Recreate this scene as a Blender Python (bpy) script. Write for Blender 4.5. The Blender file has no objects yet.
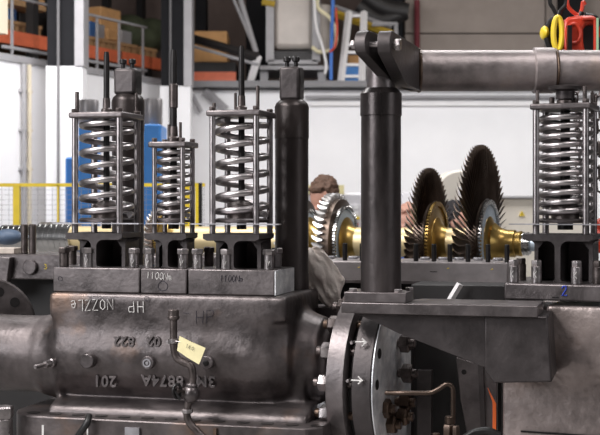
import bpy, math, random
from mathutils import Vector, Matrix
random.seed(7)
F=1300.0; H=1.6; HY=200.0
scene=bpy.context.scene
COL=scene.collection
pi=math.pi
# ------------------------------------------------------------------ frames
class Frame:
    def __init__(s,ox,oy,deg):
        s.ox,s.oy,s.t=ox,oy,math.radians(deg); s.c,s.s=math.cos(s.t),math.sin(s.t)
    def world(s,p):
        u,v,z=p
        return Vector((s.ox+u*s.c+v*s.s, s.oy-u*s.s+v*s.c, z))
    def u(s,px,v):
        k=(px-300)/F
        return (k*(s.oy+v*s.c)-s.ox-v*s.s)/(s.c+k*s.s)
    def Y(s,u,v): return s.oy-u*s.s+v*s.c
    def pt(s,px,py,v):
        u=s.u(px,v); return (u,v,H+(HY-py)/F*s.Y(u,v))
    def z(s,px,py,v): return s.pt(px,py,v)[2]
W=Frame(0,0,0)
M=Frame(0,4.7,15)
# ------------------------------------------------------------------ materials
MATS={}
def mat(name,col,metal=0.0,rough=0.5,var=0.0,scale=8.0,bump=0.0,rust=None,rustamt=0.0,emit=None,trans=0.0,rvar=0.0,spec=0.5,streak=1.0,bscale=None):
    m=bpy.data.materials.new(name); m.use_nodes=True
    nt=m.node_tree; n=nt.nodes; l=nt.links; b=n['Principled BSDF']
    b.inputs['Base Color'].default_value=(*col,1); b.inputs['Metallic'].default_value=metal
    b.inputs['Roughness'].default_value=rough; b.inputs['Specular IOR Level'].default_value=spec
    if trans: b.inputs['Transmission Weight'].default_value=trans
    tc=n.new('ShaderNodeTexCoord'); mp=n.new('ShaderNodeMapping'); l.new(tc.outputs['Object'],mp.inputs['Vector'])
    mp.inputs['Scale'].default_value=(1,1,1/streak)
    if var or rust:
        no=n.new('ShaderNodeTexNoise'); no.inputs['Scale'].default_value=scale; no.inputs['Detail'].default_value=6; no.inputs['Roughness'].default_value=.62
        l.new(mp.outputs[0],no.inputs['Vector'])
        cr=n.new('ShaderNodeValToRGB'); e=cr.color_ramp.elements
        e[0].position=.3; e[1].position=.7
        e[0].color=(*[max(0,c*(1-var)) for c in col],1); e[1].color=(*[min(1,c*(1+var)) for c in col],1)
        l.new(no.outputs['Fac'],cr.inputs['Fac']); out=cr.outputs['Color']
        if rust:
            n2=n.new('ShaderNodeTexNoise'); n2.inputs['Scale'].default_value=scale*.55; n2.inputs['Detail'].default_value=8
            l.new(tc.outputs['Object'],n2.inputs['Vector'])
            r2=n.new('ShaderNodeValToRGB'); r2.color_ramp.elements[0].position=.62-rustamt*.25; r2.color_ramp.elements[1].position=.78-rustamt*.2
            l.new(n2.outputs['Fac'],r2.inputs['Fac'])
            mx=n.new('ShaderNodeMix'); mx.data_type='RGBA'
            l.new(r2.outputs['Color'],mx.inputs[0]); l.new(out,mx.inputs[6]); mx.inputs[7].default_value=(*rust,1); out=mx.outputs[2]
        l.new(out,b.inputs['Base Color'])
        if rvar:
            mr=n.new('ShaderNodeMapRange'); mr.inputs[3].default_value=max(.05,rough-rvar); mr.inputs[4].default_value=min(1,rough+rvar)
            mr.inputs[1].default_value=.3; mr.inputs[2].default_value=.7
            l.new(no.outputs['Fac'],mr.inputs[0]); l.new(mr.outputs[0],b.inputs['Roughness'])
    if bump:
        nb=n.new('ShaderNodeTexNoise'); nb.inputs['Scale'].default_value=bscale or scale*6; nb.inputs['Detail'].default_value=5
        l.new(tc.outputs['Object'],nb.inputs['Vector'])
        bp=n.new('ShaderNodeBump'); bp.inputs['Strength'].default_value=bump; bp.inputs['Distance'].default_value=.01
        l.new(nb.outputs['Fac'],bp.inputs['Height']); l.new(bp.outputs[0],b.inputs['Normal'])
    if emit:
        b.inputs['Emission Color'].default_value=(*col,1); b.inputs['Emission Strength'].default_value=emit
    MATS[name]=m; return m
CAST=mat('cast_steel',(.115,.099,.098),.75,.42,.5,7,.28,(.22,.14,.10),.15,rvar=.12,bscale=26)
CASTL=mat('cast_letter_steel',(.14,.122,.122),.5,.4,.3,9,.2)
CAST2=mat('cast_steel_worn',(.34,.285,.27),.5,.42,.45,5,.5,(.24,.16,.12),.3,rvar=.12,bscale=30)
PLATE=mat('machined_plate',(.15,.132,.132),.75,.38,.4,9,.12,rvar=.08)
PLATEL=mat('machined_plate_light',(.36,.35,.37),.6,.4,.25,12,.12,rvar=.1)
BLUEST=mat('scraped_steel',(.80,.83,.90),.45,.45,.4,14,.25,rvar=.15)
COLM=mat('painted_column_steel',(.05,.040,.038),.6,.42,.4,6,.15,rvar=.1,streak=3)
COLM3=mat('worn_column_steel',(.075,.064,.063),.75,.36,.6,7,.1,rvar=.12,streak=4)
SPRING=mat('spring_steel',(.47,.44,.44),1,.36,.25,20,.05,rvar=.08)
POST=mat('post_steel',(.36,.33,.33),1,.36,.25,20,.05,rvar=.08)
NUT=mat('nut_steel',(.36,.33,.33),.9,.34,.3,30,.1,rvar=.1)
NUTD=mat('dark_nut_steel',(.12,.10,.095),.8,.38,.4,30,.1,rvar=.1)
RUSTN=mat('rusty_nut_steel',(.12,.08,.058),.7,.4,.4,30,.2,rvar=.1)
BLACK=mat('black_oxide',(.016,.014,.014),.4,.4,.3,20,.05)
BRACK=mat('bracket_steel',(.078,.068,.068),.7,.48,.3,8,.15,rvar=.1)
GOLD=mat('gold_shaft',(.80,.64,.36),.45,.42,.12,5,.03)
GOLDD=mat('gold_shaft_dark',(.50,.33,.10),.8,.32,.2,8,.03)
LABY=mat('labyrinth_steel',(.68,.67,.66),1,.22,.1,20)
BLADE=mat('blade_steel',(.13,.095,.075),.7,.36,.3,12,.05,rvar=.1)
BLADEL=mat('blade_edge_steel',(.75,.73,.72),.9,.3,.1,12)
DISCB=mat('polished_disc',(.62,.72,.82),.35,.35,.1,10)
PIPE=mat('pipe_steel',(.27,.235,.23),.6,.42,.5,6,.2,(.36,.27,.22),.2,rvar=.1)
CHALK=mat('white_chalk',(.72,.70,.68),0,.9,.2,60)
DKMARK=mat('dark_marker',(.02,.018,.03),0,.8)
BLUEINK=mat('blue_marker',(.03,.06,.42),0,.7)
YELINK=mat('yellow_marker',(.65,.5,.06),0,.7)
TAG=mat('cream_paper',(.80,.72,.42),0,.8,.08,20)
COPPER=mat('tube_brass',(.09,.065,.052),.9,.35,.2,20)
RED=mat('red_paint',(.52,.045,.02),.1,.35,.2,15,.05)
YEL=mat('yellow_paint',(.80,.58,.03),.05,.4,.1,10)
YELD=mat('worn_yellow_paint',(.45,.30,.03),.05,.5,.2,10)
ORANGE=mat('orange_paint',(.72,.16,.07),0,.5,.12,10)
ORANGE2=mat('orange_lacquer',(.9,.16,.03),0,.5)
GREEN=mat('green_strap',(.35,.55,.35),0,.7)
WHITE=mat('white_wall_paint',(.83,.82,.83),0,.7,.03,2)
WHITE2=mat('white_metal_paint',(.75,.73,.73),0,.5,.05,6)
CREAM=mat('cream_wall_paint',(.62,.55,.42),0,.8,.03,3)
DKCOL=mat('charcoal_paint',(.016,.016,.018),0,.7,.1,4,spec=.08)
GREYP=mat('grey_paint',(.33,.32,.33),.1,.5,.08,6)
CONC=mat('concrete_panel',(.33,.28,.25),0,.85,.1,3,.1)
BROWNW=mat('brown_wall',(.17,.125,.11),0,.85,.15,3)
FLOOR=mat('floor_concrete',(.30,.29,.28),0,.45,.12,2,.05)
WOOD=mat('pallet_wood',(.42,.25,.12),0,.75,.25,12,.1)
CARD=mat('cardboard',(.62,.34,.14),0,.8,.12,8)
BLUEP=mat('blue_paint',(.03,.20,.56),.05,.4,.1,6)
BLUEB=mat('blue_plastic',(.05,.13,.32),0,.4,.1,10)
DARKJ=mat('dark_machine_paint',(.022,.02,.02),.2,.5,.2,8)
BEIGE=mat('beige_enamel',(.52,.47,.43),.1,.45,.08,5)
GREYB=mat('grey_barrel',(.28,.26,.26),.6,.4,.2,6)
RAG=mat('rag_cloth',(.93,.80,.73),0,.95,.15,14,.3,(.55,.25,.22),.05,bscale=60)
SKIN=mat('skin',(.62,.33,.25),0,.55,.08,10)
HAIR=mat('brown_hair',(.13,.07,.045),0,.6,.4,60,.5)
HAIRD=mat('black_hair',(.02,.017,.02),0,.6,.3,60,.5)
SHIRT=mat('navy_workwear',(.06,.11,.32),0,.85,.1,20)
SHIRTG=mat('grey_workwear',(.25,.25,.28),0,.85,.1,20)
SHOE=mat('black_leather',(.02,.02,.02),0,.5)
EYEM=mat('eye_white',(.7,.7,.7),0,.3)
RUBBER=mat('black_rubber',(.015,.015,.015),0,.45)
HOSEY=mat('cream_hose',(.75,.68,.45),0,.5)
HOSEB=mat('blue_hose',(.05,.17,.55),0,.5)
# ------------------------------------------------------------------ mesh builder
def basis(ax):
    ax=Vector(ax).normalized()
    h=Vector((0,0,1)) if abs(ax.z)<.9 else Vector((1,0,0))
    a=ax.cross(h).normalized(); b=ax.cross(a).normalized()
    return ax,a,b
class MB:
    def __init__(s): s.v=[];s.f=[]
    def add(s,vs,fs):
        o=len(s.v); s.v+= [tuple(x) for x in vs]; s.f+=[tuple(i+o for i in f) for f in fs]; return s
    def box(s,x0,x1,y0,y1,z0,z1):
        if x0>x1:x0,x1=x1,x0
        if y0>y1:y0,y1=y1,y0
        if z0>z1:z0,z1=z1,z0
        return s.add([(x0,y0,z0),(x1,y0,z0),(x1,y1,z0),(x0,y1,z0),(x0,y0,z1),(x1,y0,z1),(x1,y1,z1),(x0,y1,z1)],
              [(0,3,2,1),(4,5,6,7),(0,1,5,4),(1,2,6,5),(2,3,7,6),(3,0,4,7)])
    def lathe(s,c,ax,prof,seg=32,cap=True,ph=0.0):
        c=Vector(c); ax,a,b=basis(ax); vs=[];fs=[]
        for t,r in prof:
            for i in range(seg):
                w=2*pi*i/seg+ph; vs.append(c+ax*t+(a*math.cos(w)+b*math.sin(w))*r)
        n=len(prof)
        for j in range(n-1):
            for i in range(seg):
                k=(i+1)%seg; fs.append((j*seg+i,j*seg+k,(j+1)*seg+k,(j+1)*seg+i))
        if cap:
            fs.append(tuple(reversed(range(seg)))); fs.append(tuple(range((n-1)*seg,n*seg)))
        return s.add(vs,fs)
    def cyl(s,p0,p1,r,seg=24,r1=None):
        p0=Vector(p0);p1=Vector(p1);d=p1-p0;L=d.length
        return s.lathe(p0,d,[(0,r),(L,r if r1 is None else r1)],seg)
    def bcyl(s,p0,p1,r,seg=24,bv=None):
        p0=Vector(p0);p1=Vector(p1);d=p1-p0;L=d.length;bv=bv or min(r*.15,L*.2)
        return s.lathe(p0,d,[(0,r-bv),(bv,r),(L-bv,r),(L,r-bv)],seg)
    def hexn(s,c,ax,r,h,ph=.2):
        return s.lathe(c,ax,[(0,r*.93),(h*.12,r),(h*.85,r),(h,r*.86)],6,ph=ph)
    def ring(s,c,ax,ro,ri,h,seg=40):
        c=Vector(c);A,a,b=basis(ax);vs=[];fs=[]
        for t,r in ((0,ri),(0,ro),(h,ro),(h,ri)):
            for i in range(seg):
                w=2*pi*i/seg; vs.append(c+A*t+(a*math.cos(w)+b*math.sin(w))*r)
        for j in range(4):
            for i in range(seg):
                k=(i+1)%seg; jn=(j+1)%4; fs.append((j*seg+i,j*seg+k,jn*seg+k,jn*seg+i))
        return s.add(vs,fs)
    def tube(s,pts,r,seg=10,closed=False):
        P=[Vector(p) for p in pts]; n=len(P); vs=[];fs=[]
        rs=r if isinstance(r,(list,tuple)) else [r]*n
        T=[]
        for i in range(n):
            if closed: d=P[(i+1)%n]-P[i-1]
            else: d=P[min(i+1,n-1)]-P[max(i-1,0)]
            T.append(d.normalized() if d.length>1e-9 else Vector((0,0,1)))
        _,a,b=basis(T[0])
        for i in range(n):
            if i:
                q=T[i-1].rotation_difference(T[i]); a=q@a; b=q@b
            for j in range(seg):
                w=2*pi*j/seg; vs.append(P[i]+(a*math.cos(w)+b*math.sin(w))*rs[i])
        m=n if closed else n-1
        for i in range(m):
            i2=(i+1)%n
            for j in range(seg):
                k=(j+1)%seg; fs.append((i*seg+j,i*seg+k,i2*seg+k,i2*seg+j))
        if not closed:
            fs.append(tuple(reversed(range(seg)))); fs.append(tuple(range((n-1)*seg,n*seg)))
        return s.add(vs,fs)
    def prism(s,poly,d):
        d=Vector(d);n=len(poly); P=[Vector(p) for p in poly]
        fs=[tuple(range(n)),tuple(reversed(range(n,2*n)))]
        for i in range(n):
            k=(i+1)%n; fs.append((i,i+n,k+n,k))
        return s.add(P+[p+d for p in P],fs)
    def prismuz(s,poly,v0,v1): return s.prism([(u,v0,z) for u,z in poly],(0,v1-v0,0))
    def ell(s,c,r,seg=16,rings=10,rot=None):
        c=Vector(c);vs=[];fs=[]
        R=rot or Matrix.Identity(3)
        for j in range(1,rings):
            a=pi*j/rings
            for i in range(seg):
                w=2*pi*i/seg
                vs.append(c+R@Vector((r[0]*math.sin(a)*math.cos(w),r[1]*math.sin(a)*math.sin(w),r[2]*math.cos(a))))
        vs.append(c+R@Vector((0,0,r[2]))); vs.append(c+R@Vector((0,0,-r[2])))
        for j in range(rings-2):
            for i in range(seg):
                k=(i+1)%seg; fs.append((j*seg+i,(j+1)*seg+i,(j+1)*seg+k,j*seg+k))
        t=len(vs)-2
        for i in range(seg):
            k=(i+1)%seg; fs.append((t,i,k)); fs.append((t+1,(rings-2)*seg+k,(rings-2)*seg+i))
        return s.add(vs,fs)
def curvepts(ctrl,n=8):
    P=[Vector(p) for p in ctrl]; out=[]
    P=[P[0]*2-P[1]]+P+[P[-1]*2-P[-2]]
    for i in range(1,len(P)-2):
        for j in range(n):
            t=j/n; p0,p1,p2,p3=P[i-1:i+3]
            out.append(.5*((2*p1)+(p2-p0)*t+(2*p0-5*p1+4*p2-p3)*t*t+(3*p1-p0-3*p2+p3)*t**3))
    out.append(P[-2]); return out
def rdir(cfg,*a): pass
import bmesh
def mkmesh(name,mb,m,base=(0,0,0),ang=35):
    me=bpy.data.meshes.new(name); b=base
    me.from_pydata([(x-b[0],y-b[1],z-b[2]) for x,y,z in mb.v],[],mb.f)
    bm=bmesh.new(); bm.from_mesh(me); bmesh.ops.recalc_face_normals(bm,faces=bm.faces); bm.to_mesh(me); bm.free()
    for i,x in enumerate(m if isinstance(m,(list,tuple)) else [m]): me.materials.append(x)
    me.polygons.foreach_set('use_smooth',[True]*len(me.polygons)); me.set_sharp_from_angle(angle=math.radians(ang)); me.update()
    return me
def mods(o,bevel=0,voxel=0,smooth=0):
    if voxel:
        r=o.modifiers.new('remesh','REMESH'); r.mode='VOXEL'; r.voxel_size=voxel; r.use_smooth_shade=True
        if smooth:
            q=o.modifiers.new('smooth','SMOOTH'); q.factor=.5; q.iterations=smooth
    if bevel:
        b=o.modifiers.new('bevel','BEVEL'); b.width=bevel; b.segments=2; b.limit_method='ANGLE'; b.angle_limit=math.radians(40)
    return o
def tagit(o,label,cat,group=None,kind=None):
    if label:o['label']=label
    if cat:o['category']=cat
    if group:o['group']=group
    if kind:o['kind']=kind
class Thing:
    def __init__(s,name,label,cat,fr,base,group=None,kind=None):
        s.fr=fr;s.base=tuple(base)
        o=bpy.data.objects.new(name,None); o.empty_display_size=.1; COL.objects.link(o)
        o.location=fr.world(base); o.rotation_euler=(0,0,-fr.t); tagit(o,label,cat,group,kind); s.o=o
    def part(s,name,mb,m,parent=None,label=None,kind=None,ang=35,**k):
        o=bpy.data.objects.new(name,mkmesh(name,mb,m,s.base,ang)); COL.objects.link(o); o.parent=parent or s.o
        if label:o['label']=label
        if kind:o['kind']=kind
        return mods(o,**k)
def single(name,mb,m,label,cat,fr,base,group=None,kind=None,ang=35,**k):
    o=bpy.data.objects.new(name,mkmesh(name,mb,m,base,ang)); COL.objects.link(o)
    o.location=fr.world(base); o.rotation_euler=(0,0,-fr.t); tagit(o,label,cat,group,kind)
    return mods(o,**k)
def struct(name,mb,m,fr=W,**k):
    return single(name,mb,m,None,None,fr,(0,0,0),kind='structure',**k)
# strokes
GL={'H':[[(0,0),(0,1)],[(.6,0),(.6,1)],[(0,.5),(.6,.5)]],'P':[[(0,0),(0,1),(.5,.95),(.6,.75),(.5,.5),(0,.48)]],
'N':[[(0,0),(0,1),(.6,0),(.6,1)]],'O':[[(.3,0),(.05,.25),(.05,.75),(.3,1),(.55,.75),(.55,.25),(.3,0)]],
'Z':[[(0,1),(.6,1),(0,0),(.6,.02)]],'z':[[(0,.8),(.5,.8),(0,0),(.5,.02)]],'L':[[(.05,1),(0,0),(.5,.03)]],'e':[[(0,.35),(.45,.4),(.4,.7),(.15,.72),(0,.35),(.15,.02),(.5,.08)]],
'1':[[(.1,.75),(.25,1),(.25,0)]],'0':[[(.3,0),(.05,.25),(.05,.75),(.3,1),(.55,.75),(.55,.25),(.3,0)]],
'm':[[(0,0),(0,.6),(.2,.6),(.25,0)],[(.25,.5),(.45,.6),(.5,0)]],'2':[[(0,.75),(.15,1),(.45,.97),(.5,.7),(0,0),(.6,.03)]],
'3':[[(0,.9),(.3,1),(.5,.8),(.2,.55),(.55,.3),(.3,0),(0,.1)]],'K':[[(0,0),(0,1)],[(.5,1),(.05,.5),(.5,0)]],'v':[[(0,1),(.15,0),(.5,.75)]],
'>':[[(0,.5),(1.2,.5)],[(.8,.9),(1.3,.5),(.8,.1)],[(.95,.7),(1.3,.5),(.95,.3)]],'o':[[(.5+.5*math.cos(.35*k),.45+.42*math.sin(.35*k)) for k in range(19)]],'-':[[(0,.5),(.5,.5)]]}
def strokes(txt,p,du,dv,size,r,gap=.85,mb=None):
    """p lower-left start, du/dv unit vectors in object coordinates"""
    mb=mb or MB(); p=Vector(p);du=Vector(du);dv=Vector(dv); x=0
    for ch in txt:
        if ch!=' ':
            for st in GL[ch]:
                mb.tube([p+du*(x+a*size*.9+random.uniform(-.02,.02)*size)+dv*(b*size+random.uniform(-.03,.03)*size) for a,b in st],r,5)
        x+=size*gap
    return mb
def fonttext(txt,size,ext):
    cu=bpy.data.curves.new('lettering','FONT'); cu.body=txt; cu.size=size; cu.extrude=ext; cu.bevel_depth=size*.018; cu.space_character=1.12; cu.offset=size*.012
    o=bpy.data.objects.new('tmp',cu); COL.objects.link(o); dg=bpy.context.evaluated_depsgraph_get()
    me=bpy.data.meshes.new_from_object(o.evaluated_get(dg)); bpy.data.objects.remove(o); bpy.data.curves.remove(cu); return me
def placetext(T,name,txt,size,p,m,flip=False,ext=.003,parent=None,nudge=0):
    me=fonttext(txt,size,ext); me.materials.clear(); me.materials.append(m)
    b=T.base
    for v in me.vertices:
        x,y,z=v.co
        if flip: x,y=-x,-y
        v.co=(p[0]-b[0]+x,p[1]-b[1]-z,p[2]-b[2]+y)
    o=bpy.data.objects.new(name,me); COL.objects.link(o); o.parent=parent or T.o; return o
# ================================================================== SETTING
BY=16.0
struct('floor',MB().box(-9,12,-3,24,-.2,0),FLOOR)
# back wall below the beam, lower part white
zb=W.z(300,90,BY)
struct('wall_back',MB().box(W.pt(188,0,BY)[0],8,BY,BY+.25,0,zb),WHITE)
L=Frame(W.pt(0,0,13)[0],13,-65.2)
uL=lambda px:L.u(px,0)
Z3=3.0
struct('wall_left',MB().box(-7,uL(192),0,.2,0,Z3),WHITE,L)
struct('trim_1',MB().box(-7,uL(190),-.03,.25,Z3,Z3+.07),GREYP,L)
# steel columns of the hall
def hallcol(n,p0,p1,side):
    a,b=uL(p0),uL(p1)
    T=Thing('pillar_%d'%n,None,None,L,(a,0,0),kind='structure')
    T.part('column_base',MB().box(a,b,-.32,.0,0,Z3),WHITE)
    T.part('column_shaft',MB().box(a,b,-.30,-.02,Z3,7),DKCOL)
    T.part('column_edge',MB().box(b,uL(side),-.30,-.02,Z3,7),GREYP)
    return T
# columns drawn facing the camera: use world frame boxes
def hallcol(n,p0,p1,p2,yl,Y):
    x0,x1,x2=[W.pt(p,0,Y)[0] for p in (p0,p1,p2)]
    zz=W.z(0,yl,Y)
    T=Thing('pillar_%d'%n,None,None,W,(x0,Y,0),kind='structure')
    T.part('column_base',MB().box(x0,x2-.02,Y,Y+.3,0,zz),WHITE)
    T.part('column_shaft',MB().box(x0+.01,x1,Y+.01,Y+.3,zz,7),DKCOL)
    T.part('column_edge',MB().box(x1,x2,Y-.03,Y+.3,zz,7),GREYP)
    xc=x0+(x1-x0)*.44
    T.part('conduit',MB().cyl((xc,Y-.03,.3),(xc,Y-.03,7),.014,8),mat('conduit_grey',(.16,.155,.16),0,.6))
    return T
hallcol(1,46,75,84,66,13.3)
T=hallcol(2,160,184,192,86,15.2)
# upper background wall
struct('wall_upper',MB().box(-9,W.pt(410,0,19)[0],19,19.2,2.9,8),BROWNW)
c=MB(); x0=W.pt(405,0,18)[0]; x1=W.pt(545,0,18)[0]
for i in range(4):
    z0=2.2+i*1.0
    zb1=W.z(0,33,18)
for za,zc in ((2.9,W.z(0,83,18)),(W.z(0,83,18)+.01,W.z(0,33.5,18)-.008),(W.z(0,33.5,18)+.008,W.z(0,33.5,18)+.72),(W.z(0,33.5,18)+.735,8)):
    c.box(x0,x1,18,18.3,za,zc)
    c.box(x1+.02,9,18.05,18.3,za,zc)
c.box(x0,9,18.2,18.32,2.9,8)
struct('wall_panels',c,CONC,bevel=.01)
struct('trim_2',MB().cyl(W.pt(417,0,17.9),(W.pt(417,0,17.9)[0],17.9,3),.04,8),mat('dark_red_pipe',(.16,.02,.03),0,.6))
c=MB().box(W.pt(560,0,17.8)[0],W.pt(580,0,17.8)[0],17.6,18.0,3,8)
struct('pillar_3',c,DKCOL)
# beam on back wall
xb0=W.pt(186,0,BY)[0]
struct('beam',MB().box(xb0,8,BY-.25,BY+.3,zb+.02,W.z(0,82.5,BY)),mat('beam_grey',(.17,.165,.17),.1,.55,.1,4))
struct('platform_slab',MB().box(xb0,8,BY+.3,BY+2.0,zb-.1,zb+.05),GREYP)
struct('trim_3',MB().box(W.pt(310,0,BY)[0],8,BY-.06,BY,W.z(0,106,BY),W.z(0,102,BY)),WHITE2)
struct('trim_4',MB().cyl(W.pt(305,97,BY-.1),(8,BY-.1,W.z(0,97,BY)),.02,8),GREYP)
c=MB()
a=W.pt(205,90,BY-.1);b=W.pt(226,110,BY-.1); c.tube([a,b],.05,4)
a=W.pt(192,95,BY-.1);b=W.pt(201,112,BY-.1); c.tube([a,b],.035,6)
struct('trim_5',c,GREYP)
# wall conduits
for px,m in ((24,GREYP),(29.5,CREAM)):
    c=MB(); p=L.pt(px,0,-.04); c.cyl((p[0],-.04,.2),(p[0],-.04,Z3-.01),.022,8)
    for zz in (1.9,2.3,2.7): c.box(p[0]-.04,p[0]+.04,-.05,0,zz,zz+.03)
    single('wall_conduit',c,m,'grey pipe running up the white wall at far left' if m is GREYP else 'cream pipe running up the white wall right beside a grey one','pipe',L,(p[0],-.04,0))
# joints in the white wall at left
# left cream strip
struct('trim_6',MB().box(uL(-8),uL(3),-.06,.1,W.z(0,34,13),7),CREAM,L)
# ------------------------------------------------------------------ mezzanine shelving (left)
def lz(px,py,v): return L.pt(px,py,v)
mz=Z3+.07
c=MB().box(-7,uL(300),.2,3.2,Z3-.05,mz-.02); struct('mezzanine_floor',c,DARKJ,L)
def strip(px0,py0,px1,py1,v,h,name,m,lab,cat,dep=.08,group=None):
    a=lz(px0,py0,v); b=lz(px1,py1,v)
    mb=MB().prism([(a[0],v,a[2]),(b[0],v,b[2]),(b[0],v,b[2]-h),(a[0],v,a[2]-h)],(0,dep,0))
    return single(name,mb,m,lab,cat,L,((a[0]+b[0])/2,v,min(a[2],b[2])-h),group=group)
# pallet rack: posts, orange beams
T=Thing('pallet_rack','orange and dark pallet rack running along the mezzanine at left','rack',L,(uL(60),.5,mz))
a=lz(-10,26,.5);b=lz(250,70,.5); zt=lz(0,28,.5)[2]; zbm=lz(0,42,.5)[2]
T.part('beam',MB().box(a[0],uL(222),.5,.6,zbm,zt),ORANGE)
T.part('beam',MB().box(a[0],uL(215),1.6,1.7,zbm,zt),ORANGE)
T.part('deck',MB().box(a[0],uL(215),.6,1.6,zt-.06,zt-.02),WOOD)
for px in (-5,36,120,150,180,212):
    u=L.u(px,.5)
    T.part('upright',MB().box(u-.05,u+.05,.5,.6,mz-.02,zt+ (1.6 if px in(36,) else .0)),BLACK if px!=36 else DARKJ)
    T.part('upright',MB().box(u-.05,u+.05,1.6,1.7,mz-.02,zt+1.6),DARKJ)
zd_=lz(30,9,.85)[2]
T.part('deck',MB().box(L.u(2,.6),L.u(46,.6),.6,1.6,zd_-.05,zd_-.001),WOOD)
# pallets on the rack
for i,px in enumerate((10,30,91,110,128,148)):
    u=L.u(px,.7); c=MB(); w=.2
    for k in range(3): c.box(u-w+k*(w-.05),u-w+k*(w-.05)+.1,.7,1.4,zt-.02,zt+.11)
    c.box(u-w,u+w,.68,1.42,zt+.11,zt+.15)
    single('pallet',c,WOOD,['leftmost wooden pallet on the orange rack behind the grey railing','wooden pallet on the orange rack beside the charcoal pillar','wooden pallet on the orange rack just right of the charcoal pillar','wooden pallet on the orange rack under the open cardboard boxes','wooden pallet on the orange rack near the green bundle','rightmost wooden pallet on the orange rack'][i],'pallet',L,(u,1.05,zt-.02),group='pallets on the orange rack')
def lbox(px,py0,py1,wpx,v,m,name,lab,cat,group=None,z0=None,dep=.5):
    a=lz(px-wpx/2,py1,v); b=lz(px+wpx/2,py0,v)
    zz0=a[2] if z0 is None else z0
    c=MB(); z1=b[2]; c.box(a[0],b[0],v,v+dep,zz0,z1)
    if m is CARD: c.box(a[0]-.006,b[0]+.006,v+dep*.45,v+dep*.55,zz0+.02,z1+.006)
    return single(name,c,m,lab,cat,L,((a[0]+b[0])/2,v+dep/2,zz0),group=group,bevel=.012)
ztp=zt+.15
lbox(88,14,30,11,.85,CARD,'cardboard_box','tall cardboard box on the pallet beside the charcoal pillar','box','boxes on the rack',ztp)
b1=lbox(111,11,24,20,.80,CARD,'cardboard_box','large cardboard box on top of the rack goods, highest of them','box','boxes on the rack',ztp)
lbox(93,22,34,6,.55+.15,BLUEB,'storage_bin','small blue bin between the cardboard boxes','bin','bins on the rack',ztp)
lbox(101,25,36,8,.7,GREYP,'storage_bin','grey bin with a white motor in front of the tallest box','bin','bins on the rack',ztp)
lbox(113,30,40,10,.66,CARD,'cardboard_box','low cardboard box below the highest cardboard box','box','boxes on the rack',ztp)
lbox(127,32,44,10,.75,GREYP,'storage_bin','round-edged grey bin left of the green bundle','bin','bins on the rack',ztp)
lbox(30,0,9,30,.85,CARD,'cardboard_box','long cardboard box at far left above the dark goods','box','boxes on the rack',zd_)
lbox(12,9,24,10,.8,BLUEB,'storage_bin','blue bin at the far left behind the grey railing','bin','bins on the rack',ztp)
lbox(24,8,25,9,.9,DARKJ,'storage_bin','black bin beside the blue bin at the far left','bin','bins on the rack',ztp)
p=lz(39,14,1.8); p=(p[0],1.8,mz+.56); single('cable_drum',MB().ring((p[0],1.8,p[2]),(0,1,0),.56,.12,.08,28).ring((p[0],2.2,p[2]),(0,1,0),.56,.12,.08,28).ring((p[0],1.88,p[2]),(0,1,0),.25,.12,.32,28),BLACK,'black round cable drum behind the rack beside the charcoal pillar','drum',L,(p[0],2.05,p[2]-.56))
c=MB(); p=lz(149,44,.9)
for i in range(5): c.ell((p[0]+random.uniform(-.35,.35),1+random.uniform(-.1,.1),ztp+.16+.1*(i%2)),(.3,.25,.2),14,8)
single('tarpaulin_bundle',c,mat('green_tarp',(.05,.06,.03),0,.8,.3,8),'dark green tarpaulin bundle at the right end of the rack','bundle',L,(p[0],1,ztp),voxel=.03,smooth=4)
# railing
def railing(px0,px1,posts,lab,vv=-.0):
    T=Thing('guard_railing',lab,'railing',L,(uL(px0),vv,mz))
    zt_=lz(84,13.5,vv)[2]; zm_=lz(84,60,vv)[2]; u0,u1=L.u(px0,vv),L.u(px1,vv)
    T.part('handrail',MB().box(u0,u1,vv-.02,vv+.02,zt_-.012,zt_+.012),GREYP)
    T.part('lower_rail',MB().box(u0,u1,vv-.02,vv+.02,zm_-.018,zm_+.012),GREYP)
    for px in posts:
        u=L.u(px,vv); T.part('post',MB().box(u-.011,u+.011,vv-.011,vv+.011,mz,zt_),GREYP)
railing(84,146,(97,119,143),'grey steel railing on the mezzanine between the two charcoal pillars',.1)
railing(3,46,(12,),'grey steel railing post and rails on the mezzanine left of the pillar',.1)
# ------------------------------------------------------------------ centre background on platform (z=zb+.05)
pz=zb+.05
def wbox(px0,px1,py0,py1,Y,dep,m,name,lab,cat,group=None,z0=None,bev=.01):
    a=W.pt(px0,py1,Y);b=W.pt(px1,py0,Y)
    return single(name,MB().box(a[0],b[0],Y,Y+dep,a[2] if z0 is None else z0,b[2]),m,lab,cat,W,((a[0]+b[0])/2,Y+dep/2,a[2] if z0 is None else z0),group=group,bevel=bev)
wbox(194,227,31,62,16.7,.7,CARD,'plywood_crate','orange brown plywood crate behind the sloping black rail','crate')
wbox(192,236,62,77,16.5,.9,DARKJ,'crate_base','dark low stand under the plywood crate','stand',z0=pz)
c=MB(); 
for k in range(9):
    p=W.pt(195+k*4.6,78,16.42); c.box(p[0]-.015,p[0]+.015,16.4,16.44,pz,W.z(0,64,16.4))
c.box(W.pt(193,0,16.4)[0],W.pt(236,0,16.4)[0],16.4,16.44,W.z(0,66,16.4),W.z(0,63,16.4))
single('orange_barrier',MB().box(W.pt(190,0,16.38)[0],W.pt(236,0,16.38)[0],16.36,16.39,W.z(0,82,16.38),W.z(0,72,16.38)),ORANGE,'orange board along the platform edge below the crate','board',W,(W.pt(213,0,16.38)[0],16.37,pz))
wbox(228,262,52,58,17,.5,YEL,'yellow_beam','dull yellow beam end behind the sloping black rail','beam',z0=pz+.0) if False else None
a=W.pt(190,38,15.9);b=W.pt(258,57,15.6)
T=Thing('stair_rail','black sloping hand rail in front of the plywood crate','railing',W,(a[0],15.9,pz))
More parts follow.
